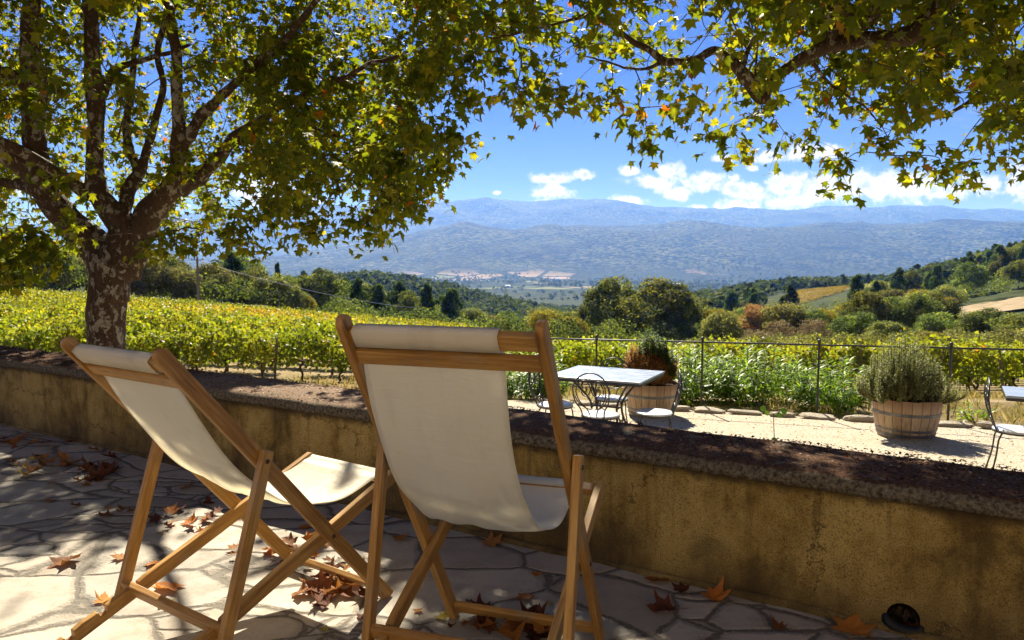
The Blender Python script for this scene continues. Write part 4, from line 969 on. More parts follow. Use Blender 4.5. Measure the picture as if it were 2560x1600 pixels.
for x, y, f_, lb in [(1.53, 7.97, 172, 'black iron bistro chair on the right side of the left table, seen edge on'),
                     (.50, 8.55, -20, 'black iron bistro chair at the left end of the table, beside the deck chair rail'),
                     (1.22, 9.16, -105, 'black iron bistro chair on the far side of the left table, facing the viewer'),
                     (4.72, 6.95, -27, 'black iron bistro chair at the right edge, left of the cut off table')]:
    put_chair(copy_tree(ch0), x, y, f_, lb)
# seedling growing out of the gravel by the wall
p0 = onz(1928, 1090, -.55); p0.z = -.6
sp0 = at(1935, 1092, 6.0); t = empty('seedling', (sp0.x, 6.0, courtz(0, 6.0))); tag(t, 'thin seedling with a few round leaves growing behind the wall coping', 'plant')
top = at(1932, 1035, 6.0).z-t.location.z
mb = MB(); pts, rd = spline([(0,0,0),(.01,0,top*.5),(-.01,0,top)], [.005,.004,.003], 5); mb.tube(pts, rd, 5)
mb.tube([(-.01,0,top),(-.07,0,top+.03)], .002, 4); mb.tube([(-.01,0,top),(.05,.01,top+.02)], .002, 4); mb.build('stem', M['seedling'], t)
RL = np.array([[0,0,0]]+[[.5*math.sin(a)*(1 if a < 6 else 1), .5-.5*math.cos(a), .06*math.cos(2*a)] for a in np.linspace(.3, 5.98, 12)]); RLF = np.array([[0,i,i+1] for i in range(1,12)])
LP = [(-.07,0,top+.04,-1,.3),(.05,.01,top+.03,1,-.2),(.02,0,top+.01,.8,-.9),(-.02,0,top*.72,.9,-.4),(.0,.0,top*.6,-.2,-1),(-.05,.0,top+.02,-.7,-.7),(.0,0,top*.35,.9,-.2)]
V, Fc, T = leaves(np.array([q[:3] for q in LP]), np.array([[.1,-.9,.5]]*len(LP)), np.array([[q[3],-.2,q[4]] for q in LP]), np.array([.11,.12,.11,.12,.10,.09,.08])*.45, RL, RLF, .1, rng.random(len(LP)))
link('leaves', npmesh('leaves', V, Fc, T), M['seedling'], t)

# ------------------------------------------------------------------ oleanders
LANCE = np.array([[0,0,0],[.075,.3,.02],[.07,.65,.015],[0,1,-.08],[-.07,.65,.015],[-.075,.3,.02]]); LANCEF = np.array([[0,1,2,5],[5,2,3,4]])
def oleander(x, y, hr, hz, n, seed, label, lf=34, size=.19):
    t = empty('oleander_bush', (x, y, tz(x, y)-.02)); tag(t, label, 'bush', 'oleanders behind the railing')
    mb, V, Fc, T = sprigs(n, (0,0,0), hr, hz, lf, LANCE, LANCEF, size, seed, 1.0, .55, 0, 1, .25)
    mb.build('stems', M['twig'], t); link('foliage', npmesh('foliage', V, Fc, T), M['oleander'], t)
oleander(2.98, 12.5, .92, 1.0, 60, 1, 'tall leafy oleander left of the second railing post')
oleander(3.85, 12.05, .86, .98, 62, 2, 'leafy oleander filling the gap between two railing posts')
oleander(4.85, 11.45, .7, .86, 46, 3, 'lower oleander at the right end of the clump, by the third railing post')
oleander(.4, 12.8, .65, .95, 40, 4, 'oleander seen between the deck chair rail and the bistro chair')
oleander(-.3, 13.2, .6, .85, 34, 5, 'oleander mostly hidden behind the middle deck chair')
oleander(2.42, 12.3, .45, .55, 22, 6, 'small oleander tuft beside the left barrel')
oleander(7.3, 9.9, .36, .36, 16, 7, 'small young oleander at the far right beyond the edging stones', 16, .14)
oleander(6.4, 10.25, .26, .28, 8, 8, 'thin young oleander shoots right of the fourth railing post', 12, .14)
# dry grass
n = 9000; x = rng.uniform(-14, 16, n); y = rng.uniform(9.5, 22, n); y = np.where(x > 4, y-.3*(x-4)*.6, y); ok = (y > fy(x)+.25) & (fbm(x*.6+50, y*.6+50, 3, 12) > .47); x, y = x[ok], y[ok]
P = np.stack([x, y, terrain(x, y)], -1); P = np.repeat(P, 5, 0)+rng.normal(0, .05, (len(P)*5, 3))*[1,1,0]; m = len(P); nr = rng.normal(0,1,(m,3))*[1,1,.1]; tp = rng.normal(0,.45,(m,3))+[0,0,1]
V, Fc, T = leaves(P, nr, tp, rng.uniform(.06,.22,m), NLEAF, QLEAFF, .2, rng.random(m)); tag(link('dry_grass', npmesh('dry_grass', V, Fc, T), M['grass']), 'dry straw grass on the bank between the gravel court and the vines', 'grass', kind='stuff')

# ------------------------------------------------------------------ plane trees
SH = np.array([SD.x, SD.y, SD.z])
def in_poly(P, poly):
    x, y = P[:, 0], P[:, 1]; c = np.zeros(len(P), bool); n = len(poly)
    for i in range(n):
        x1, y1 = poly[i]; x2, y2 = poly[(i+1) % n]
        cond = ((y1 > y) != (y2 > y)) & (x < (x2-x1)*(y-y1)/((y2-y1) or 1e-9)+x1); c ^= cond
    return c
# ground patches that the sun reaches through the crowns (photo px on the paving)
PATCH = [[(330,1350),(440,1270),(600,1235),(760,1270),(900,1330),(1010,1380),(1040,1600),(1040,2000),(-900,2100),(-700,1420),(0,1370),(200,1370)],
         [(1130,1370),(1290,1390),(1420,1450),(1400,1500),(1180,1460)]]
def plane_crown(name, limbs, poly, yr, n, leaves_per, parent, seed, fill=None, base=(0,0,0), lsz=(.10,.20), hi=None, extra=None, spurs=(), insets=(12., 40., 75.)):
    r = np.random.default_rng(seed); name_r = seed == 8
    # 3-D volume of the crown: outline seen from the terrace, several metres deep
    us = r.uniform(*hi[0], n*12); vs = r.uniform(*hi[1], n*12)
    pl = np.array(poly)*K
    P2_ = np.stack([us, vs], -1); ok = in_poly(P2_, pl)
    ins = r.choice(insets, len(P2_), p=[.15,.45,.40])[:, None]
    for dx, dy in ((1,0),(-1,0),(0,1.05),(.75,.75),(-.75,.75)): ok &= in_poly(P2_+np.array([dx,dy])*ins, pl)
    P2_ = P2_[ok]; yy_ = r.uniform(yr[0], yr[1], len(P2_))
    if fill is not None:
        w_ = fill(P2_, yy_); kk = r.random(len(P2_)) < w_; P2_ = P2_[kk]; yy_ = yy_[kk]
    C = np.array([list(at(u, v, y)) for (u, v), y in zip(P2_, yy_)])
    # leave the court in the sun, and let the sun through to some of the paving
    t = (C[:, 2]+.65)/SH[2]; G = C-t[:, None]*SH
    bad = (G[:, 1] > 6.3-.25*(G[:, 0]-1)) & (G[:, 0] > -2.2) & (r.random(len(C)) < .97)
    t0 = C[:, 2]/SH[2]; G0 = C-t0[:, None]*SH; pg = proj(G0 + [0,0,0]); fr = G0[:, 1] > .4
    for pt in PATCH: bad |= in_poly(pg, pt) & fr & (r.random(len(C)) < .985)
    t1 = (C[:, 2]-.57)/SH[2]; G1 = C-t1[:, None]*SH; pg = proj(G1); bad |= in_poly(pg, [(690,955),(760,925),(900,940),(925,975),(925,1030),(800,1020)]) & (G1[:, 1] > .4) & (r.random(len(C)) < .95)
    bad |= (C[:, 2] > 9.5)
    C = C[~bad][:n]
    if len(spurs):
        sp_ = np.array([list(at((u+r.normal(0,7))*K, (v+r.normal(0,9))*K, d)) for u, v, d in spurs for _ in range(1 if name_r else 2)]); C = np.concatenate([C, sp_])
    if extra is not None:  # out-of-view clusters added overhead to block sky light on the terrace
        (x0,x1),(y0,y1),(z0,z1),m_ = extra; E_ = np.stack([r.uniform(x0,x1,m_), r.uniform(y0,y1,m_), r.uniform(z0,z1,m_)], -1)
        G0 = E_-(E_[:, 2]/SH[2])[:, None]*SH; pg = proj(G0); b2 = in_poly(pg, PATCH[0]) & (G0[:, 1] > .4); b2 |= (G0[:, 1] <= 2.6) & (G0[:, 1] > .6) & (G0[:, 0] < -.5) & (G0[:, 0] > -3)
        C = np.concatenate([C, E_[~b2]])
    # twigs from the limbs to each leaf cluster
    LP_ = np.array([list(p)+[rad] for L in limbs for p, rad in zip(*L) if True]); tw = MB()
    Ps=[];Ns=[];Ts=[];Ss=[];Tt=[]
    dl = np.min(np.linalg.norm(C[:, None]-LP_[None, :, :3], axis=2), 1); C = C[np.argsort(dl)]
    na = len(LP_); LP_ = np.concatenate([LP_, np.zeros((len(C), 4))])
    for c in C:
        d = np.linalg.norm(LP_[:na, :3]-c, axis=1); q = LP_[np.argmin(d)]; dist = np.linalg.norm(q[:3]-c)
        a = Vector(q[:3]); e = Vector(c); mid = a.lerp(e, .5)+Vector((r.normal(0,.12*dist), r.normal(0,.12*dist), .08*dist+r.normal(0,.03)))
        LP_[na, :3] = c; na += 1
        if dist < 1.3:
            pts, rd = spline([a, mid, e], [.004+.005*dist, .005, .0035], 4); tw.tube(pts, rd, 4, False)
        out = (e-mid).normalized()
        for k in range(r.integers(2, 5)):
            dv = (out*.6+Vector(r.normal(0,.7,3))+Vector((0,0,-.25))).normalized(); L = r.uniform(.18,.42); end = e+dv*L+Vector((0,0,-.10*L))
            tw.tube([e, e+dv*L*.5, end], [.003,.002,.0012], 3, False)
            m = r.integers(int(leaves_per*.6), leaves_per+1)
            for j in range(m):
                f = r.random(); p = e.lerp(end, f)+Vector(r.normal(0,.055,3)); Ps.append(p)
                hd = Vector((*r.normal(0,1,2), 0)); hd = hd/max(hd.length,1e-3)
                Ts.append(hd*.75+Vector((0,0,-r.uniform(.25,1.1)))); Ns.append(Vector((0,0,1))*r.uniform(.15,1)+hd*r.uniform(.1,.9)+Vector(r.normal(0,.28,3)))
                Ss.append(r.uniform(*lsz)*(.8 if c[1] > 9.3 else 1.0)*(1.0 if r.random() > .3 else r.uniform(.45,.85))); Tt.append(min(1, r.beta(2.0, 2.6)*.86+(0 if r.random() > .045 else .4)))
    o = np.array(base)
    V, Fc, T = leaves(np.array(Ps)-o, np.array(Ns), np.array(Ts), np.array(Ss), LEAF, LEAFF, r.uniform(-.25,.75,len(Ps)), np.array(Tt))
    link(name, npmesh(name, V, Fc, T), M['plane_leaf'], parent)
    tw.v = [Vector(v)-Vector(base) for v in tw.v]; link('twigs', tw.mesh('twigs'), M['twig'], parent)
    print('crown', name, len(C), 'clusters', len(Ps), 'leaves')
def limb_set(specs, crop):
    out = []
    for pts in specs:
        P = [at(crop[0]+x*.529, crop[1]+y*.529, d) for x, y, d, r in pts]; out.append(spline(P, [q[3] for q in pts], 7))
    return out
CROPL = (0, 0)
specL = [
 [(520,1420,9,.20),(515,1250,9,.25),(450,1160,8.98,.20),(340,1060,8.95,.16),(240,950,8.9,.145),(165,830,8.8,.13),(60,740,8.7,.12),(-120,660,8.5,.09),(-380,560,8.2,.06)],
 [(215,930,8.9,.12),(185,800,8.85,.125),(160,600,8.8,.12),(165,400,8.7,.115),(140,200,8.6,.10),(150,0,8.4,.09),(180,-300,8.0,.07),(260,-700,7.3,.05)],
 [(130,420,8.7,.05),(60,360,8.5,.06),(-80,300,8.2,.05),(-300,180,7.8,.03)],
 [(200,900,8.85,.1),(60,870,9.3,.06),(-100,860,9.6,.05)],
 [(560,1300,9,.24),(590,1150,9,.22),(580,1060,8.98,.17),(500,970,8.95,.13),(452,880,8.95,.115),(450,700,8.95,.095),(455,520,8.9,.092),(435,350,8.8,.088),(430,180,8.7,.08),(420,0,8.5,.07),(380,-350,8,.05),(420,-750,7.2,.03)],
 [(430,930,8.95,.09),(380,890,8.9,.085),(280,830,8.8,.07),(170,760,8.6,.06),(20,670,8.4,.05),(-200,560,8.1,.03)],
 [(470,440,8.9,.07),(530,360,9,.045),(620,300,9.1,.035),(740,270,9.2,.028),(900,210,9.3,.018)],
 [(590,1000,9.1,.08),(620,880,9.3,.085),(660,810,9.4,.075),(700,700,9.5,.05),(745,560,9.6,.045),(770,400,9.6,.04),(740,250,9.5,.035),(780,60,9.3,.03),(860,-300,8.8,.02)],
 [(650,830,9.4,.05),(615,700,9.5,.05),(600,560,9.5,.045),(630,380,9.5,.04),(640,200,9.4,.03),(660,-100,9.2,.025)],
 [(600,1230,9,.2),(650,1120,9,.165),(715,1000,9,.155),(800,900,9,.14),(850,830,8.95,.125),(850,720,8.9,.10),(845,600,8.8,.075),(835,420,8.7,.065),(835,250,8.6,.06),(800,60,8.4,.055),(820,-300,7.9,.04),(900,-700,7.2,.03)],
 [(855,700,8.9,.08),(910,620,8.8,.07),(960,540,8.7,.06),(1060,440,8.5,.05),(1180,330,8.2,.04),(1350,180,7.8,.035),(1500,0,7.3,.03),(1650,-250,6.8,.02)],
 [(850,900,9,.11),(930,830,8.95,.095),(1000,770,8.9,.085),(1060,710,8.85,.08),(1120,640,8.8,.065),(1200,590,8.7,.05),(1330,500,8.5,.04),(1500,420,8.3,.035),(1700,330,8.1,.025),(1950,230,7.9,.015)],
 [(1130,660,8.8,.05),(1200,680,8.8,.04),(1270,740,8.8,.035),(1330,795,8.8,.032),(1430,780,8.8,.025),(1560,800,8.8,.018),(1720,880,8.8,.01)],
 [(1330,500,8.5,.03),(1480,600,8.5,.022),(1650,660,8.5,.015),(1850,700,8.5,.01)],
 [(650,1140,8.7,.02),(760,1110,8.4,.010),(860,1080,8.2,.008),(1010,1100,8,.005)],
]
trunkL = Vector(at(268, 793, 9.0)); trunkL.z = courtz(trunkL.x, 9.0)-.05
limbsL = limb_set(specL, CROPL)
ptree = empty('plane_tree', trunkL); tag(ptree, 'large plane tree with mottled bark trunk and spreading green and yellow crown on the left', 'tree')
mb = MB(); pts, rd = spline([trunkL, trunkL+Vector((0,0,.15)), at(266,865,9), at(266,793,9), at(270,700,9), at(276,655,9), at(285,620,9)], [.29,.24,.215,.205,.22,.27,.22], 6)
mb.tube(pts, rd, 28)
for P, rd in limbsL: mb.tube(P, rd, 16 if max(rd) > .09 else 10)
mb.v = [Vector(v)-trunkL for v in mb.v]
V = np.array(mb.v); nz_ = np.stack([fbm(V[:,0]*5+i*7, V[:,2]*3+V[:,1]*5+i*3, 3, 30+i) for i in range(3)], -1)-.5; mb.v = [tuple(v) for v in V+nz_*.07]
mb.build('trunk', M['bark'], ptree, smooth=True)
PLY = [(-900,-1700),(1190,-1700),(1180,-300),(1140,40),(1135,150),(1080,215),(1010,270),(1075,330),(1085,365),(1030,430),(1000,470),(930,500),(900,540),(860,535),(810,500),(770,520),(745,575),(705,570),(690,520),(640,520),(610,565),(560,585),(500,580),(430,600),(380,590),(340,570),(330,520),(260,500),(230,560),(150,600),(60,640),(20,665),(-900,660)]
def fillL(P, y):
    u = P[:, 0]/K; v = P[:, 1]/K; w_ = np.ones(len(P))
    w_ = np.where((u > 200) & (u < 620) & (v > 150) & (v < 560), .95, w_); w_ = np.where((u > 560) & (u < 900) & (v > 430), .5, w_)
    w_ = np.where((u > 930) & (v > 250), .75, w_); w_ = np.where((u > 640) & (u < 1050) & (v > 0) & (v < 330), 1.0, w_)
    w_ = np.where((u < 200) & (v > 420), .8, w_); w_ = np.where((u > 70) & (u < 330) & (v > 330) & (v < 520), .6, w_)
    w_ = w_*np.where((u < 620) & (v > -40) & (y < 9.2), .09, 1); return w_*np.where(v < -250, .62, 1)
plane_crown('crown', limbsL, PLY, (6.6, 11.4), 4300, 15, ptree, 7, fillL, trunkL, (.08,.155), ((-900*K, 1200*K), (-1650*K, 670*K)), ((-9,-1.2),(.5,6.5),(3.9,7.5),420), [(742,535,8),(738,510,8),(1075,322,8),(1050,310,8),(1108,215,7.8),(590,545,8.3),(560,550,8.3),(520,555,8.3),(640,500,8.3),(880,495,8),(960,460,8),(70,595,7.5),(30,630,7.5),(120,585,7.6),(170,560,7.6),(1000,430,8),(700,500,8.2),(850,490,8),(420,570,8.3),(370,560,8.4),(470,565,8.3),(20,560,7.6),(90,540,7.6),(925,470,8),(1030,400,8),(1125,130,7.6),(1130,60,7.5)])

CR = (1280, 0)
specR = [
 [(3100,-500,6.2,.22),(2500,-330,6.4,.17),(2250,-160,6.5,.13),(2030,10,6.7,.10),(1960,90,6.75,.092),(1900,160,6.8,.085),(1780,185,6.9,.078),(1640,195,7,.075),(1500,215,7,.07),(1400,260,7.05,.06),(1310,315,7.1,.055),(1245,365,7.1,.052),(1205,430,7.1,.055),(1190,462,7.1,.06),(1165,440,7.1,.058),(1120,380,7.1,.06),(1075,330,7.1,.052),(1030,285,7.1,.045),(960,240,7.1,.038),(880,270,7.1,.033),(790,290,7.1,.032),(720,295,7.1,.036),(650,240,7.05,.03),(570,190,7,.026),(480,130,6.9,.022),(380,60,6.8,.018),(200,-60,6.6,.012)],
 [(1500,215,7,.06),(1510,130,6.95,.055),(1490,50,6.9,.05),(1430,-20,6.8,.05),(1380,-200,6.5,.04),(1300,-500,6.1,.03)],
 [(1660,180,6.98,.05),(1600,130,6.9,.055),(1580,60,6.85,.06),(1540,10,6.8,.055),(1460,-40,6.7,.05),(1300,-150,6.5,.04)],
 [(1620,150,6.95,.06),(1680,90,6.9,.075),(1740,20,6.8,.07),(1820,-80,6.6,.06),(2000,-250,6.2,.05)],
 [(1090,330,7.1,.02),(1110,250,7.15,.02),(1145,170,7.2,.017),(1250,150,7.3,.014),(1380,130,7.4,.01)],
 [(1150,430,7.1,.014),(1150,300,7.2,.010),(1160,160,7.2,.007)],
 [(2500,-330,6.4,.14),(2650,0,7.2,.10),(2500,180,7.6,.07),(2380,330,7.8,.045),(2240,420,7.9,.03),(2100,520,8,.02),(1900,600,8,.012)],
 [(2380,330,7.8,.03),(2450,480,7.8,.02),(2400,600,7.7,.012)],
 [(720,295,7.1,.02),(600,330,7.05,.014),(470,300,7,.01),(300,250,6.9,.007)],
 [(400,60,6.8,.016),(250,100,6.6,.012),(60,150,6.4,.01),(-100,180,6.2,.008)],
 [(1400,260,7.05,.02),(1500,400,7.3,.014),(1650,500,7.5,.01),(1750,600,7.6,.006)],
]
trunkR = Vector((5.6, 5.9, courtz(5.6, 5.9)-.05))
limbsR = limb_set(specR, CR)
limbsR.insert(0, spline([trunkR, trunkR+Vector((0,0,.4)), trunkR+Vector((.02,.05,1.6)), trunkR+Vector((-.05,.1,2.8)), Vector(limbsR[0][0][0])*.5+(trunkR+Vector((-.1,.15,4.2)))*.5, Vector(limbsR[0][0][0])], [.36,.30,.27,.27,.25,.22], 6))
rtree = empty('plane_tree', trunkR); tag(rtree, 'plane tree whose forked limb and leaves hang in from the top right', 'tree')
mb = MB()
for P, rd in limbsR: mb.tube(P, rd, 16 if max(rd) > .09 else 9)
mb.v = [Vector(v)-trunkR for v in mb.v]; V = np.array(mb.v); nz_ = np.stack([fbm(V[:,0]*6+i*7, V[:,2]*6+V[:,1]*5+i*3, 3, 50+i) for i in range(3)], -1)-.5; mb.v = [tuple(v) for v in V+nz_*.04]
mb.build('trunk', M['bark'], rtree, smooth=True)
PRY = [(1130,-1700),(3300,-1700),(3300,400),(2440,370),(2400,350),(2300,395),(2200,395),(2140,370),(2090,345),(2040,385),(1995,425),(1970,410),(1975,365),(2030,330),(1960,325),(1900,300),(1840,350),(1815,300),(1760,290),(1745,370),(1712,355),(1690,290),(1620,250),(1570,265),(1525,340),(1495,330),(1505,270),(1460,235),(1400,200),(1345,270),(1260,270),(1200,245),(1195,200),(1185,150),(1130,60)]
def fillR(P, y):
    u = P[:, 0]/K; v = P[:, 1]/K; w_ = np.full(len(P), .62)
    w_ = np.where((u > 1950) & (v > 0), .95, w_); w_ = np.where((v > 190) & (u < 1950), .55, w_); w_ = np.where((v > 300), .75, w_)
    w_ = np.where((u > 1480) & (u < 1950) & (v > 40) & (v < 260), .62, w_)
    w_ = w_*np.where((u > 1250) & (v > 0) & (v < 300) & (y < 7.15), .14, 1); return w_*np.where(v < -200, .8, 1)
plane_crown('crown', limbsR, PRY, (5.4, 8.8), 2300, 12, rtree, 8, fillR, trunkR, (.09,.17), ((1100*K, 3300*K), (-1650*K, 440*K)), ((-1.5,9),(-3,5.1),(3.7,7),480), [(1517,290,7),(1508,262,7),(1522,315,7),(1735,335,7.2),(1728,300,7.2),(1265,225,6.4),(1320,240,6.4),(1225,212,6.4),(1340,215,6.4),(1990,395,7.4),(2010,370,7.4),(1860,315,7.3),(2240,390,7.4),(2300,395,7.4),(2390,350,7.3),(2120,375,7.4),(1440,210,6.8),(1600,235,7),(1650,250,7),(1790,275,7.2),(1940,300,7.3),(1180,120,6.3),(1200,60,6.3),(1170,30,6.3),(1230,130,6.3),(2440,360,7.2)], (28., 70., 108.))

# ------------------------------------------------------------------ vineyard
def vine_mesh(seed, n, lsz, simple=False):
    r = np.random.default_rng(seed)
    P = np.stack([r.uniform(-.62,.62,n), r.normal(0,.20,n), .42+.92*r.beta(1.5,1.15,n)], -1)
    P[:, 2] += .10*np.sin(P[:, 0]*7+seed); P[:, 1] *= 1.25-.35*(P[:, 2]-.4); k = r.random(n) < .08; P[k, 2] += r.uniform(.05,.28,k.sum()); k = r.random(n) < .07; P[k, 2] -= r.uniform(.05,.25,k.sum())
    nr = np.stack([r.normal(0,.6,n), P[:, 1]*2+r.normal(0,.6,n), r.uniform(.1,1,n)], -1); tp = np.stack([r.normal(0,.6,n), r.normal(0,.6,n)+P[:,1], -np.abs(r.normal(.6,.4,n))], -1)
    sz = r.uniform(lsz*.7, lsz*1.25, n)
    patch = fbm(P[:, 0]*2.2+seed*3, P[:, 2]*2.2, 2, seed)
    tt = np.clip(.5*r.random(n)+.55*patch+.25*(P[:, 2]-.8), 0, 1); tt = np.where(r.random(n) < .006, 1, tt*.84)
    return leaves(P, nr, tp, sz, QLEAF if simple else VLEAF, QLEAFF if simple else VLEAFF, .2, tt)
def vine_trunk(seed):
    r = np.random.default_rng(seed); mb = MB()
    P = [(r.normal(0,.02), r.normal(0,.02), -.05), (r.normal(0,.05), r.normal(0,.04), .18), (r.normal(0,.06), r.normal(0,.04), .36), (r.normal(0,.04), 0, .50)]
    pts, rd = spline(P, [.045,.032,.034,.04], 4); mb.tube(pts, rd, 7)
    for sx in (-1, 1):
        pts, rd = spline([P[-1], (sx*.18, r.normal(0,.03), .56), (sx*.38, 0, .60+r.normal(0,.03))], [.028,.02,.012], 4); mb.tube(pts, rd, 6)
        for q in range(2): x = sx*(.15+.2*q); mb.tube([(x,0,.57), (x+r.normal(0,.05), r.normal(0,.05), .95)], [.009,.004], 4)
    return mb.mesh('trunk', smooth=True)
VM = [npmesh('foliage', *vine_mesh(s, 950, .10)) for s in range(6)]; VT = [vine_trunk(s+60) for s in range(5)]
for m in VM: m.materials.append(M['vine_leaf'])
for m in VT: m.materials.append(M['twig'])
def row_y(i, x): return 20.9+2.15*i-.12*x
def yfar(x, y): return np.interp((x/max(y,1))*F+1280, [-600,0,1150,1400,1700,2000,2300,2560,3200], [75,75,76,62,52,46,41,38,36])
nv = 0; rest = []
ordn = ['first','second','third','fourth','fifth','sixth','seventh','eighth','ninth','tenth','eleventh','twelfth']
ORD = ['first','second','third','fourth','fifth','sixth','seventh','eighth','ninth','tenth','eleventh','twelfth','thirteenth','fourteenth','fifteenth','sixteenth','seventeenth','eighteenth','nineteenth','twentieth']
cnt = {}
for i in range(27):
    x = -66.0
    while x < 42:
        y = row_y(i, x); a_ = x/y
        if -.76 < a_ < .76 and y < yfar(x, y):
            miss = random.random() < .02
            if not miss:
                if i < 7 and nv < 300:
                    t = bpy.data.objects.new('grapevine', None); COL.objects.link(t); t.location = (x, y, tz(x, y)); t.rotation_euler = (0, random.uniform(-.04,.04), -.12+(math.pi if random.random() < .5 else 0)); sc = random.uniform(.9,1.1); t.scale = (sc, sc, sc*random.uniform(.92,1.1)); t.empty_display_size = .2
                    side = 'left' if a_ < -.2 else 'middle' if a_ < .15 else 'right'
                    rw = f'in the {ordn[i]} vineyard row beyond the court' if i else 'in the nearest vineyard row by the bank'
                    seen = abs(a_) < .675; lbv = f'leafy grapevine {rw}, {side} part'
                    if i < 2 and seen:
                        q = cnt.get((i, side), 0); cnt[(i, side)] = q+1; lbv = f'{ORD[q]} grapevine from the left in the {side} part of the '+('nearest' if i == 0 else 'second')+' vineyard row'
                    elif i < 2: lbv = f'leafy grapevine of the {ordn[i]} row, just out of the picture on the {side}'
                    tag(t, lbv, 'grapevine', f'grapevines of the {ordn[i]} row, {side}')
                    f_ = bpy.data.objects.new('foliage', random.choice(VM)); COL.objects.link(f_); f_.parent = t
                    if i < 4: g_ = bpy.data.objects.new('trunk', random.choice(VT)); COL.objects.link(g_); g_.parent = t
                    nv += 1
                else: rest.append((x, y, tz(x, y), i))
        x += 1.12*random.uniform(.93, 1.07)
print('vines', nv, 'rest', len(rest))
proto = [vine_mesh(s+10, 300, .165, True) for s in range(5)]; AV=[];AT=[]
for (x, y, z, i) in rest:
    V, Fc, T = proto[random.randrange(5)]; c, s = math.cos(-.12), math.sin(-.12); sc = random.uniform(.88,1.12)
    W2 = np.stack([V[:,0]*c-V[:,1]*s+x, V[:,0]*s+V[:,1]*c+y, V[:,2]*sc+z], -1); AV.append(W2)
    AT.append(np.clip(T+.32*(float(fbm(np.array(x/9.), np.array(y/14.), 2, 77))-.42)+ (.18 if 40 < y < 60 and x > -25 and x < 2 else 0), 0, .97))
nV = len(proto[0][0]); FA = np.concatenate([proto[0][1]+k*nV for k in range(len(AV))])
tag(link('vineyard', npmesh('vineyard', np.concatenate(AV), FA, np.concatenate(AT)), M['vine_leaf']), 'yellow green vineyard rows stretching away to the woods', 'vineyard', kind='stuff')
for x, i, ln, lb in [(-2.9,0,.42,'leaning grey vine stake left of the middle deck chair'),(-6.8,0,.1,'grey vine stake behind the left deck chair'),(10.75,0,.45,'leaning grey vine stake right of the right barrel planter'),(12.6,0,-.2,'grey vine stake near the right edge of the picture'),(9.0,0,.1,'vine stake directly behind the rosemary bush')]:
    y = row_y(i, x)-.25; t = MB(); t.tube([(0,0,-.1),(0,0,1.25)], [.035,.03], 7); o = t.build('vine_stake', M['old_wood']); o.location = (x, y, tz(x, y)); o.rotation_euler = (0, ln*.7, 0); tag(o, lb, 'stake', 'stakes in the first vine row')

# ------------------------------------------------------------------ background trees
def crown_mesh(kind, seed, n=5200):
    """crown of height 1 above z=0.12, many leaf clumps on and inside a lumpy volume"""
    r = np.random.default_rng(seed)
    if kind == 'pine': nb = 24
    else: nb = 26
    B = []
    for i in range(nb):
        if kind == 'pine':
            h = (i+.5)/nb; rad = (.34*(1-h)**.75+.05)*r.uniform(.65,1.2); th = r.uniform(0,6.28); B.append((math.cos(th)*rad*.75, math.sin(th)*rad*.75, .16+.80*h, .13*(1.15-.6*h)))
        else:
            th = r.uniform(0,6.28); ph = math.acos(1-1.75*r.random()); q = r.uniform(.55,1)**.5
            B.append((math.cos(th)*math.sin(ph)*.40*q, math.sin(th)*math.sin(ph)*.40*q, .52+math.cos(ph)*.36*q, r.uniform(.11,.19)))
    B = np.array(B); k = r.integers(0, nb, n); d = unit(r.normal(0,1,(n,3))); rr = B[k, 3]*r.uniform(.35,1.12,n)**.5
    P = B[k, :3]+d*rr[:, None]*np.array([1.15,1.15,.85]); P[:, 2] = np.maximum(P[:, 2], .03)
    nr = d*.8+np.array([0,0,.5])+r.normal(0,.45,(n,3)); tp = r.normal(0,1,(n,3))+np.array([0,0,.8 if kind == 'pine' else -.2])
    clump = r.random(nb)[k]; tt = np.clip(.55*clump+.5*r.random(n)-.02, 0, 1)
    sz = r.uniform(.022,.05,n)*(1.15 if kind == 'pine' else 1)
    V, Fc, T = leaves(P, nr, tp, sz, QLEAF*np.array([.8 if kind == 'pine' else 1.35,1,1]), QLEAFF, .1, tt)
    return npmesh('crown', V, Fc, T), B
def trunk_mesh(kind, seed, B):
    r = np.random.default_rng(seed); mb = MB(); top = .8 if kind == 'pine' else .5
    pts, rd = spline([(0,0,-.03),(r.normal(0,.01),r.normal(0,.01),.2),(r.normal(0,.02),r.normal(0,.02),top)], [.022,.017,.005], 4); mb.tube(pts, rd, 7)
    for b in B[::3]: z0 = min(top*.85, max(.12, b[2]-.2)); mb.tube([(0,0,z0), (b[0]*.5,b[1]*.5,(z0+b[2])/2), tuple(b[:3])], [.009,.006,.003], 4, False)
    return mb.mesh('trunk', smooth=True)
KINDS = {'oak':('oak','oak_leaf'),'pine':('pine','pine_leaf'),'pale':('oak','pale_leaf'),'yellow':('oak','yellow_leaf'),'orange':('oak','orange_leaf'),'bare':('oak','bare_leaf')}
LIB = {}
for kk, (shape, mat) in KINDS.items():
    LIB[kk] = []
    for s in range(3 if kk in ('oak','pine','pale') else 1):
        cm, B = crown_mesh(shape, 100+s+len(kk)*7, 2600 if kk == 'bare' else 8000); cm.materials.append(M[mat]); tm = trunk_mesh(shape, s+9, B); tm.materials.append(M['twig']); LIB[kk].append((cm, tm))
NAMES = {'oak':'oak_tree','pine':'pine_tree','pale':'holm_oak_tree','yellow':'yellowing_tree','orange':'orange_leaved_tree','bare':'thinning_tree'}
NT_ = 0
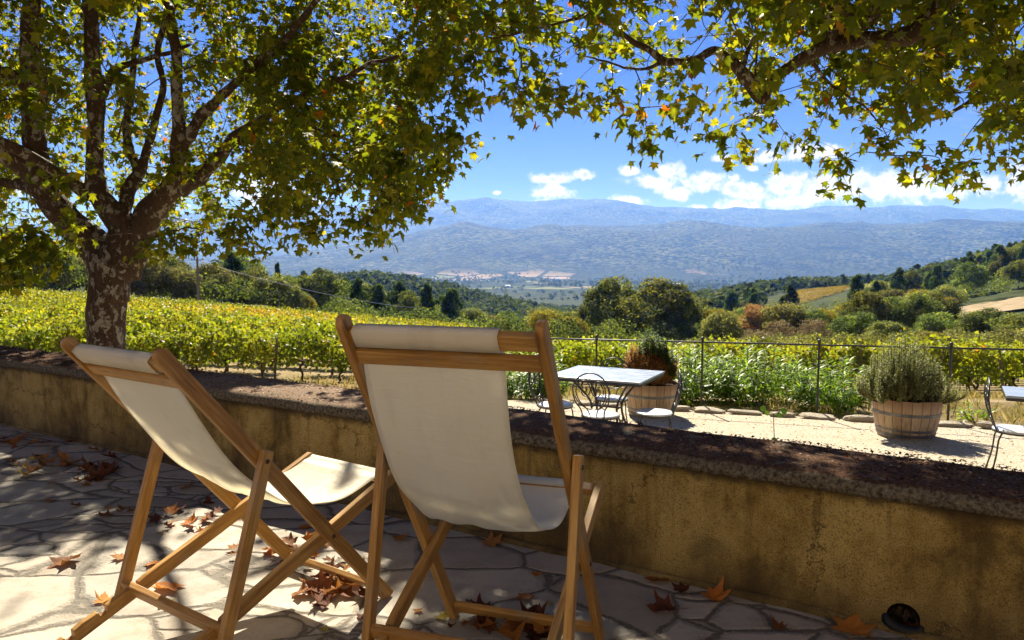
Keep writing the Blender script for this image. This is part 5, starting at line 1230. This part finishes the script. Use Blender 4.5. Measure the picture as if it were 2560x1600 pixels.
def tree(kind, x, y, h, wd, label, group=None, z=None):
    global NT_; NT_ += 1
    z = tz(x, y) if z is None else z
    t = bpy.data.objects.new(NAMES[kind], None); COL.objects.link(t); t.location = (x, y, z-.1); t.rotation_euler = (0,0,random.uniform(0,6.28)); t.scale = (h*wd, h*wd, h); t.empty_display_size = .1
    tag(t, label, 'tree', group); cm, tm = random.choice(LIB[kind])
    c = bpy.data.objects.new('crown', cm); COL.objects.link(c); c.parent = t; c = bpy.data.objects.new('trunk', tm); COL.objects.link(c); c.parent = t; return t
def tree_at(kind, u, vtop, y, wd_px, label, group=None):
    """a tree whose top is seen at (u, vtop) at distance y, wd_px wide"""
    u *= K; vtop *= K; p = at(u, vtop, y); g = tz(p.x, y); h = max(2.5, (p.z-g)*1.05); wd = (wd_px*K/F*y)/(.98*h); return tree(kind, p.x, y, h, wd, label, group)
# named ones (display px of the photograph)
for a in [('oak',1452,652,112,140,'big dark oak, left of the pair behind the railing'),('oak',1565,655,106,195,'big broad oak, right of the pair behind the railing'),
          ('oak',1640,715,104,90,'lower oak shoulder on the right of the big oak pair'),('oak',1400,705,118,70,'oak at the left foot of the big oak pair'),
          ('pale',1348,730,120,70,'pale green bushy tree left of the big oak pair'),
          ('pale',1705,735,88,110,'grey green bushy tree right of the big oak pair'),('orange',1785,715,100,84,'orange brown autumn tree in the scrub beyond the railing'),
          ('bare',1840,752,86,90,'thin brownish tree right of the orange one'),('bare',1930,748,84,90,'second thin brownish tree, before the yellow hillside vineyard'),('bare',1790,775,80,80,'thin brown scrub tree below the orange tree'),
          ('oak',2035,735,82,130,'broad green tree above the third railing post'),('pale',2100,755,78,100,'grey green tree between the third and fourth railing post'),
          ('yellow',2195,780,74,70,'round yellow green bush above the rosemary'),('oak',2230,735,84,120,'green tree behind the round yellow bush'),('oak',2330,725,80,130,'green tree in the right thicket, left of the last one'),
          ('oak',2420,740,72,140,'green tree cut by the right edge of the picture'),('pale',2385,775,66,90,'low grey green bush beyond the fourth railing post at the right edge'),('oak',2000,790,74,70,'low dark green bush over the vines behind the rosemary'),
          ('pine',773,652,128,42,'lone dark pine sticking out at the end of the left tree line'),('yellow',722,692,100,50,'small yellow tree at the end of the left tree line'),
          ('pine',340,590,102,60,'dark pine just right of the plane trunk'),('pine',380,600,110,50,'second dark pine just right of the plane trunk'),
          ('pale',425,628,92,120,'pale rounded holm oak right of the plane trunk'),('pale',500,620,96,110,'pale rounded holm oak in the middle of the left tree line'),
          ('oak',560,592,112,130,'tall oak on the crest of the left tree line'),('pale',640,650,98,120,'grey green holm oak near the right end of the left tree line'),('pine',655,625,125,40,'pointed pine on the descending crest'),
          ('oak',590,630,100,110,'oak in front of the crest in the left tree line'),('pale',690,670,99,70,'last grey green tree before the small yellow one'),
          ('pine',130,625,92,36,'narrow dark cypress like tree left of the plane trunk'),('pale',70,600,98,120,'pale tree at the far left above the vines'),('pale',160,605,98,110,'pale tree left of the plane trunk above the vines'),('oak',10,610,100,110,'oak at the left edge above the vines'),
          ('oak',230,600,99,110,'oak hidden behind the plane trunk'),('oak',290,610,98,90,'oak directly behind the plane trunk foot of the crown')]: tree_at(*a)
KADJ = {'oak':'green oak','pine':'dark pine','pale':'grey green holm oak','yellow':'yellow green tree'}
def fillt(n, ur, yr, hr, kinds, label, group, wr=(.75,1.15), cond=None, maxr=20):
    k = 0; pos = []
    for _ in range(n*maxr):
        if k >= n: break
        y = math.exp(random.uniform(math.log(yr[0]), math.log(yr[1]))); u = random.uniform(*ur)*K; x = (u-1280)/F*y
        if cond and not cond(u/K, y, x): continue
        if any((x-a)**2+(y-b)**2 < (2.6+y*.008)**2 for a, b in pos): continue
        kd = random.choice(kinds); pos.append((x, y)); h = random.uniform(*hr)*(1.0 if kd != 'pine' else 1.12)
        f_ = (u/K-ur[0])/(ur[1]-ur[0]); sd = 'left part' if f_ < .34 else 'middle' if f_ < .67 else 'right part'; bk = 'front' if y < (yr[0]*yr[1])**.5 else 'back'
        lb = f'{KADJ[kd]} {label}, {bk}, {sd}'; tree(kd, x, y, h, random.uniform(*wr)*(1 if kd != 'pine' else .72), lb, lb[:60] if False else f'{KADJ[kd]}s {label}, {bk}, {sd}'); k += 1
fillt(26, (-120,330), (86,125), (5,7.5), ('pale','oak','pale'), 'above the left end of the vineyard', 'trees above the left end of the vineyard')
fillt(24, (330,720), (100,150), (5.5,8), ('oak','pale','pine'), 'behind the front of the left tree line', 'second rank trees of the left tree line')
fillt(44, (700,1085), (108,210), (7,10), ('pine','pine','oak'), 'in the wood descending to the valley', 'trees of the wood descending to the valley', cond=lambda u, y, x: y > 108+(u-700)*.06)
fillt(26, (1060,1400), (95,220), (4,7), ('pale','oak','yellow','pale'), 'in the hollow left of the big oaks', 'trees in the hollow left of the big oaks')
fillt(26, (1650,2440), (95,150), (5,7.5), ('oak','pale','oak','yellow'), 'at the foot of the right hill', 'thicket at the foot of the right hill', cond=lambda u, y, x: not (1780 < u < 2060 and y > 120) and not (2240 < u))
fillt(45, (1600,2440), (150,400), (6,9.5), ('pine','oak','oak','pine'), 'on the right hill slope', 'trees on the right hill', cond=lambda u, y, x: not (1790 < u < 2050 and 190 < y < 430) and not (2220 < u and y < 165) and not (2030 < u < 2150 and 200 < y < 430))
fillt(24, (2280,2560), (175,300), (7,10), ('pine','pine','oak'), 'on the right hill crest', 'pines on the crest of the right hill', cond=lambda u, y, x: y > 205)
# low scrub between, growing close
def woods(name, n, ar, yr, hr, label, seed, dens=None, k=46, mat='far_leaf', cond=None, fs=1.0):
    r = np.random.default_rng(seed); y = np.exp(r.uniform(np.log(yr[0]), np.log(yr[1]), n)) if yr[1]/yr[0] > 1.6 else r.uniform(*yr, n); a = (r.uniform(*ar, n)*K-1280)/F; x = a*y
    ok = np.ones(n, bool)
    if dens is not None: ok &= dens(x, y, r)
    if cond is not None: ok &= cond(a*F/K+1280/K, y)
    x, y = x[ok], y[ok]; n = len(x); z = terrain(x, y); h = r.uniform(*hr, n); w_ = h*r.uniform(.42,.62,n)
    d = unit(r.normal(0,1,(n,k,3))); d[..., 2] = np.abs(d[..., 2])*1.0-.25; q = r.uniform(.55,1,(n,k,1))
    pine = r.random(n) < .35; tap = np.where(pine[:, None], 1.15-.75*np.clip(d[..., 2]*q[..., 0]+.2, 0, 1), 1)
    P = np.stack([x[:, None]+d[..., 0]*q[..., 0]*w_[:, None]*tap, y[:, None]+d[..., 1]*q[..., 0]*w_[:, None]*tap, z[:, None]+h[:, None]*(.42+.55*d[..., 2]*q[..., 0])], -1).reshape(-1, 3)
    nr = (d+r.normal(0,.4,d.shape)+np.array([0,0,.3])).reshape(-1, 3); tp = r.normal(0,1,(n*k,3)); sz = np.repeat(h, k)*r.uniform(.15,.30,n*k)*(46/k)**.5*fs
    tt = np.clip(np.repeat(r.beta(1.6,2.2,n)+.1*pine*-1, k)*.8+r.normal(0,.12,n*k), 0, 1)
    V, Fc, T = leaves(P, nr, tp, sz, QLEAF*np.array([1.4,1,1]), QLEAFF, .1, tt)
    tag(link(name, npmesh(name, V, Fc, T), M[mat]), label, 'woods', kind='stuff')
cl1 = lambda u, y: ~((u > 1790) & (u < 2050) & (y > 215)) & ~((u > 2230) & (y > 92) & (y < 160)) & ~((u > 2030) & (u < 2150) & (y > 220))
woods('scrub', 1500, (-200,2600), (84,260), (2.5,6), 'dense undergrowth and bushes filling the woods around the vineyard', 1, None, 260, 'oak_leaf', lambda u, y: cl1(u, y) & (y > np.interp(u, [0,1200,1400,1700,2000,2600], [84,100,92,88,100,90])) & ~((u > 1750) & (u < 1960) & (y < 120)), .62)
woods('scrub', 420, (1500,2500), (60,90), (1.2,3.2), 'low bushes along the lower edge of the vineyard on the right', 12, None, 300, 'pale_leaf', lambda u, y: y > np.interp(u, [1500,1700,2000,2300,2600], [72,60,54,48,46]), .7)
woods('woods', 15000, (-300,2900), (260,1250), (6,10), 'mixed pine and oak woods in the middle distance', 2, None, 26, 'far_leaf', lambda u, y: ~((u > 1050) & (u < 1500) & (y > 1000)) & ~((u > 1790) & (u < 2070) & (y < 440)) & ~((u > 2030) & (u < 2150) & (y < 430)))
woods('woods', 14000, (-300,2900), (1250,3900), (7,12), 'hedgerows and copses across the hazy valley floor', 3, lambda x, y, r: (fbm(x/260., y/420., 3, 40)+.25*fbm(x/40., y/60., 2, 41) > .61) | (r.random(len(x)) < .08), 16, 'far_leaf')

# small vineyards and clearings on the slopes
def rows_patch(name, corners, n, mat, size, label, seed, px=7):
    r = np.random.default_rng(seed); Q = [np.array(list(c)) for c in corners]; V0 = []
    for i in range(n):
        f = i/(n-1); A_ = Q[0]*(1-f)+Q[1]*f; B_ = Q[3]*(1-f)+Q[2]*f
        m = int(np.linalg.norm(B_-A_)*px); t_ = r.random(m)[:, None]; V0.append(A_+(B_-A_)*t_+r.normal(0,.18,(m,3))*[1,1,0])
    P = np.concatenate(V0); P[:, 2] = terrain(P[:, 0], P[:, 1])+r.uniform(.2,1.3,len(P)); m = len(P)
    V, Fc, T = leaves(P, r.normal(0,1,(m,3))+[0,0,.5], r.normal(0,1,(m,3)), r.uniform(size*.7,size*1.3,m), QLEAF*np.array([1.5,1,1]), QLEAFF, .1, r.random(m))
    tag(link(name, npmesh(name, V, Fc, T), M[mat]), label, 'vineyard', kind='stuff')
def gp(u, v, y): p = at(u*K, v*K, y); return (p.x, y, 0)
rows_patch('hillside_vineyard', [gp(1835,740,262), gp(1990,715,330), gp(2020,720,420), gp(1875,722,380)], 22, 'yellow_leaf', .34, 'small yellow hillside vineyard in rows beyond the orange tree', 3)
rows_patch('olive_rows', [gp(2050,700,320), gp(2135,700,300), gp(2100,680,420), gp(2040,680,420)], 7, 'pale_leaf', .4, 'grey green olive rows on the slope of the right hill', 4, 9)
rows_patch('valley_vineyard', [gp(1085,755,170), gp(1135,760,165), gp(1140,745,210), gp(1105,742,215)], 9, 'yellow_leaf', .4, 'tiny striped vineyard in the hollow beyond the middle deck chair', 5)
def f_dirt(t, b):
    v = t.new('ShaderNodeNewGeometry').outputs['Position']; n = t.noise(v, .5, 6, .65); t.put(b, 'Base Color', t.ramp(n.outputs[0], [(.3,(.17,.14,.07)),(.5,(.29,.22,.13)),(.7,(.38,.29,.19))]))
M['dirt'] = pbr('dirt', None, .95, fn=f_dirt, spec=.1)
def dirt_patch(poly, zoff, name='dirt_track'):
    P = np.array([[p[0], p[1]] for p in poly]); x0, y0 = P.min(0); x1, y1 = P.max(0); nx, ny = 46, 30
    gx_, gy_ = np.meshgrid(np.linspace(x0,x1,nx), np.linspace(y0,y1,ny), indexing='ij'); I_ = np.arange(nx*ny).reshape(nx, ny)
    Z_ = terrain(gx_, gy_)+zoff; cen = np.stack([(gx_[:-1,:-1]+gx_[1:,1:])/2, (gy_[:-1,:-1]+gy_[1:,1:])/2], -1).reshape(-1,2)
    ok = in_poly(cen+np.stack([fbm(cen[:,0]/4, cen[:,1]/4, 2, 5), fbm(cen[:,0]/4+50, cen[:,1]/4, 2, 6)], -1)*6-3, [tuple(p) for p in P])
    Fq = np.stack([I_[:-1,:-1],I_[1:,:-1],I_[1:,1:],I_[:-1,1:]],-1).reshape(-1,4)[ok]
    struct(link(name, npmesh(name, np.stack([gx_,gy_,Z_],-1).reshape(-1,3), Fq), M['dirt']))
def XY(u, y): return ((u*K-1280)/F*y, y)
dirt_patch([XY(2240,136),XY(2600,128),XY(2640,150),XY(2290,158)], .5)
dirt_patch([XY(1830,268),XY(1995,338),XY(2010,410),XY(1880,372)], .35)
dirt_patch([XY(2045,310),XY(2145,295),XY(2110,425),XY(2035,425)], .35)
dirt_patch([XY(1075,160),XY(1150,160),XY(1150,220),XY(1085,220)], .35)

# valley farm sheds
def shed(u, v, y, L, Wd, hh, label, name='greenhouse', roofc=(.75,.76,.76)):
    p = at(u*K, v*K, y); g = tz(p.x, y); t = empty(name, (p.x, y, g), R_(8)); tag(t, label, 'building', 'pale farm sheds in the valley')
    if 'shed_wall' not in M: M['shed_wall'] = pbr('shed_wall', (.55,.53,.48), .8); M['shed_roof'] = pbr('shed_roof', roofc, .5)
    mb = MB(); mb.box((0,0,hh/2), (L, Wd, hh)); mb.build('wall', M['shed_wall'], t)
    mb = MB(); o = .6; mb.add([(-L/2-o,-Wd/2-o,hh+.05),(L/2+o,-Wd/2-o,hh+.05),(L/2+o,0,hh+hh*.7),(-L/2-o,0,hh+hh*.7),(-L/2-o,Wd/2+o,hh+.05),(L/2+o,Wd/2+o,hh+.05)], [(0,1,2,3),(3,2,5,4),(0,3,4),(1,5,2)]); mb.build('roof', M['shed_roof'], t)
    mb = MB(); mb.box((L*.2,-Wd/2-.12,hh*.4), (L*.12,.2,hh*.8)); mb.build('door', M['black_metal'], t); return t
shed(1558,643,2600,40,16,5,'pale long greenhouse in the valley above the big oaks, the upper one')
shed(1596,656,2450,34,14,4.5,'pale long greenhouse in the valley above the big oaks, the lower right one')
shed(1530,662,2350,14,10,6,'small farm building left of the greenhouses')
shed(1318,650,3000,22,14,8,'tiny farmhouse among the valley fields, left of the big oaks')
shed(1200,665,2200,14,9,5,'tiny pale farmhouse at the near edge of the valley fields')
# mast on the ridge
p = at(1061*K, 488*K, 10900); g = tz(p.x, 10900); t = empty('radio_mast', (p.x, 10900, g)); tag(t, 'tiny radio mast on the highest point of the blue ridge', 'mast')
mb = MB(); mb.tube([(0,0,-10),(0,0,58)], [3.2,1.6], 6); mb.build('mast_tower', M['bolt'], t); mb = MB(); mb.box((0,0,40), (11,3,3)); mb.build('platform', M['bolt'], t)
# utility poles and their cable
def pole(u, vtop, y, label):
    p = at(u*K, vtop*K, y); g = tz(p.x, y); t = empty('utility_pole', (p.x, y, g)); tag(t, label, 'pole', 'utility poles in the woods')
    mb = MB(); mb.tube([(0,0,-.3),(0,0,p.z-g)], [.16,.11], 8); mb.build('shaft', M['old_wood'], t); mb = MB(); mb.box((0,0,p.z-g-.3), (1.4,.1,.1)); mb.build('cross_arm', M['old_wood'], t)
    for sx in (-.6,.6): mb = MB(); mb.sphere((sx,0,p.z-g-.16), .09, 8, 6, (1,1,1.4)); mb.build('insulator', M['shed_roof'], t, smooth=True)
    return p
a = pole(466, 608, 84, 'wooden utility pole in front of the pale trees right of the plane trunk'); b = pole(1156, 726, 150, 'utility pole in the hollow beyond the middle deck chair')
pts = [a.lerp(b, i/24)+Vector((0,0,-.4-14*(i/24)*(1-i/24)*.55)) for i in range(25)]
o = empty('power_cable', a); tag(o, 'thin pale power cable sagging across the woods above the vineyard', 'cable')
mb = MB(); mb.tube([Vector(q)-a for q in pts], .035, 5); M['cable'] = pbr('cable', (.35,.36,.38), .5); mb.build('wire', M['cable'], o)

# ------------------------------------------------------------------ air
m, t, o = newmat('haze'); v = t.new('ShaderNodeVolumePrincipled'); v.inputs['Color'].default_value = (.14,.33,1.0,1); v.inputs['Density'].default_value = 9.5e-5; v.inputs['Anisotropy'].default_value = .25
v.inputs['Absorption Color'].default_value = (1,1,1,1); t.l.new(v.outputs[0], o.inputs['Volume'])
mb = MB(); mb.box((0, 6150, 365), (30400, 12700, 1090)); h_ = mb.build('haze', m); h_['kind'] = 'stuff'; h_['label'] = 'blue haze in the air over the valley'
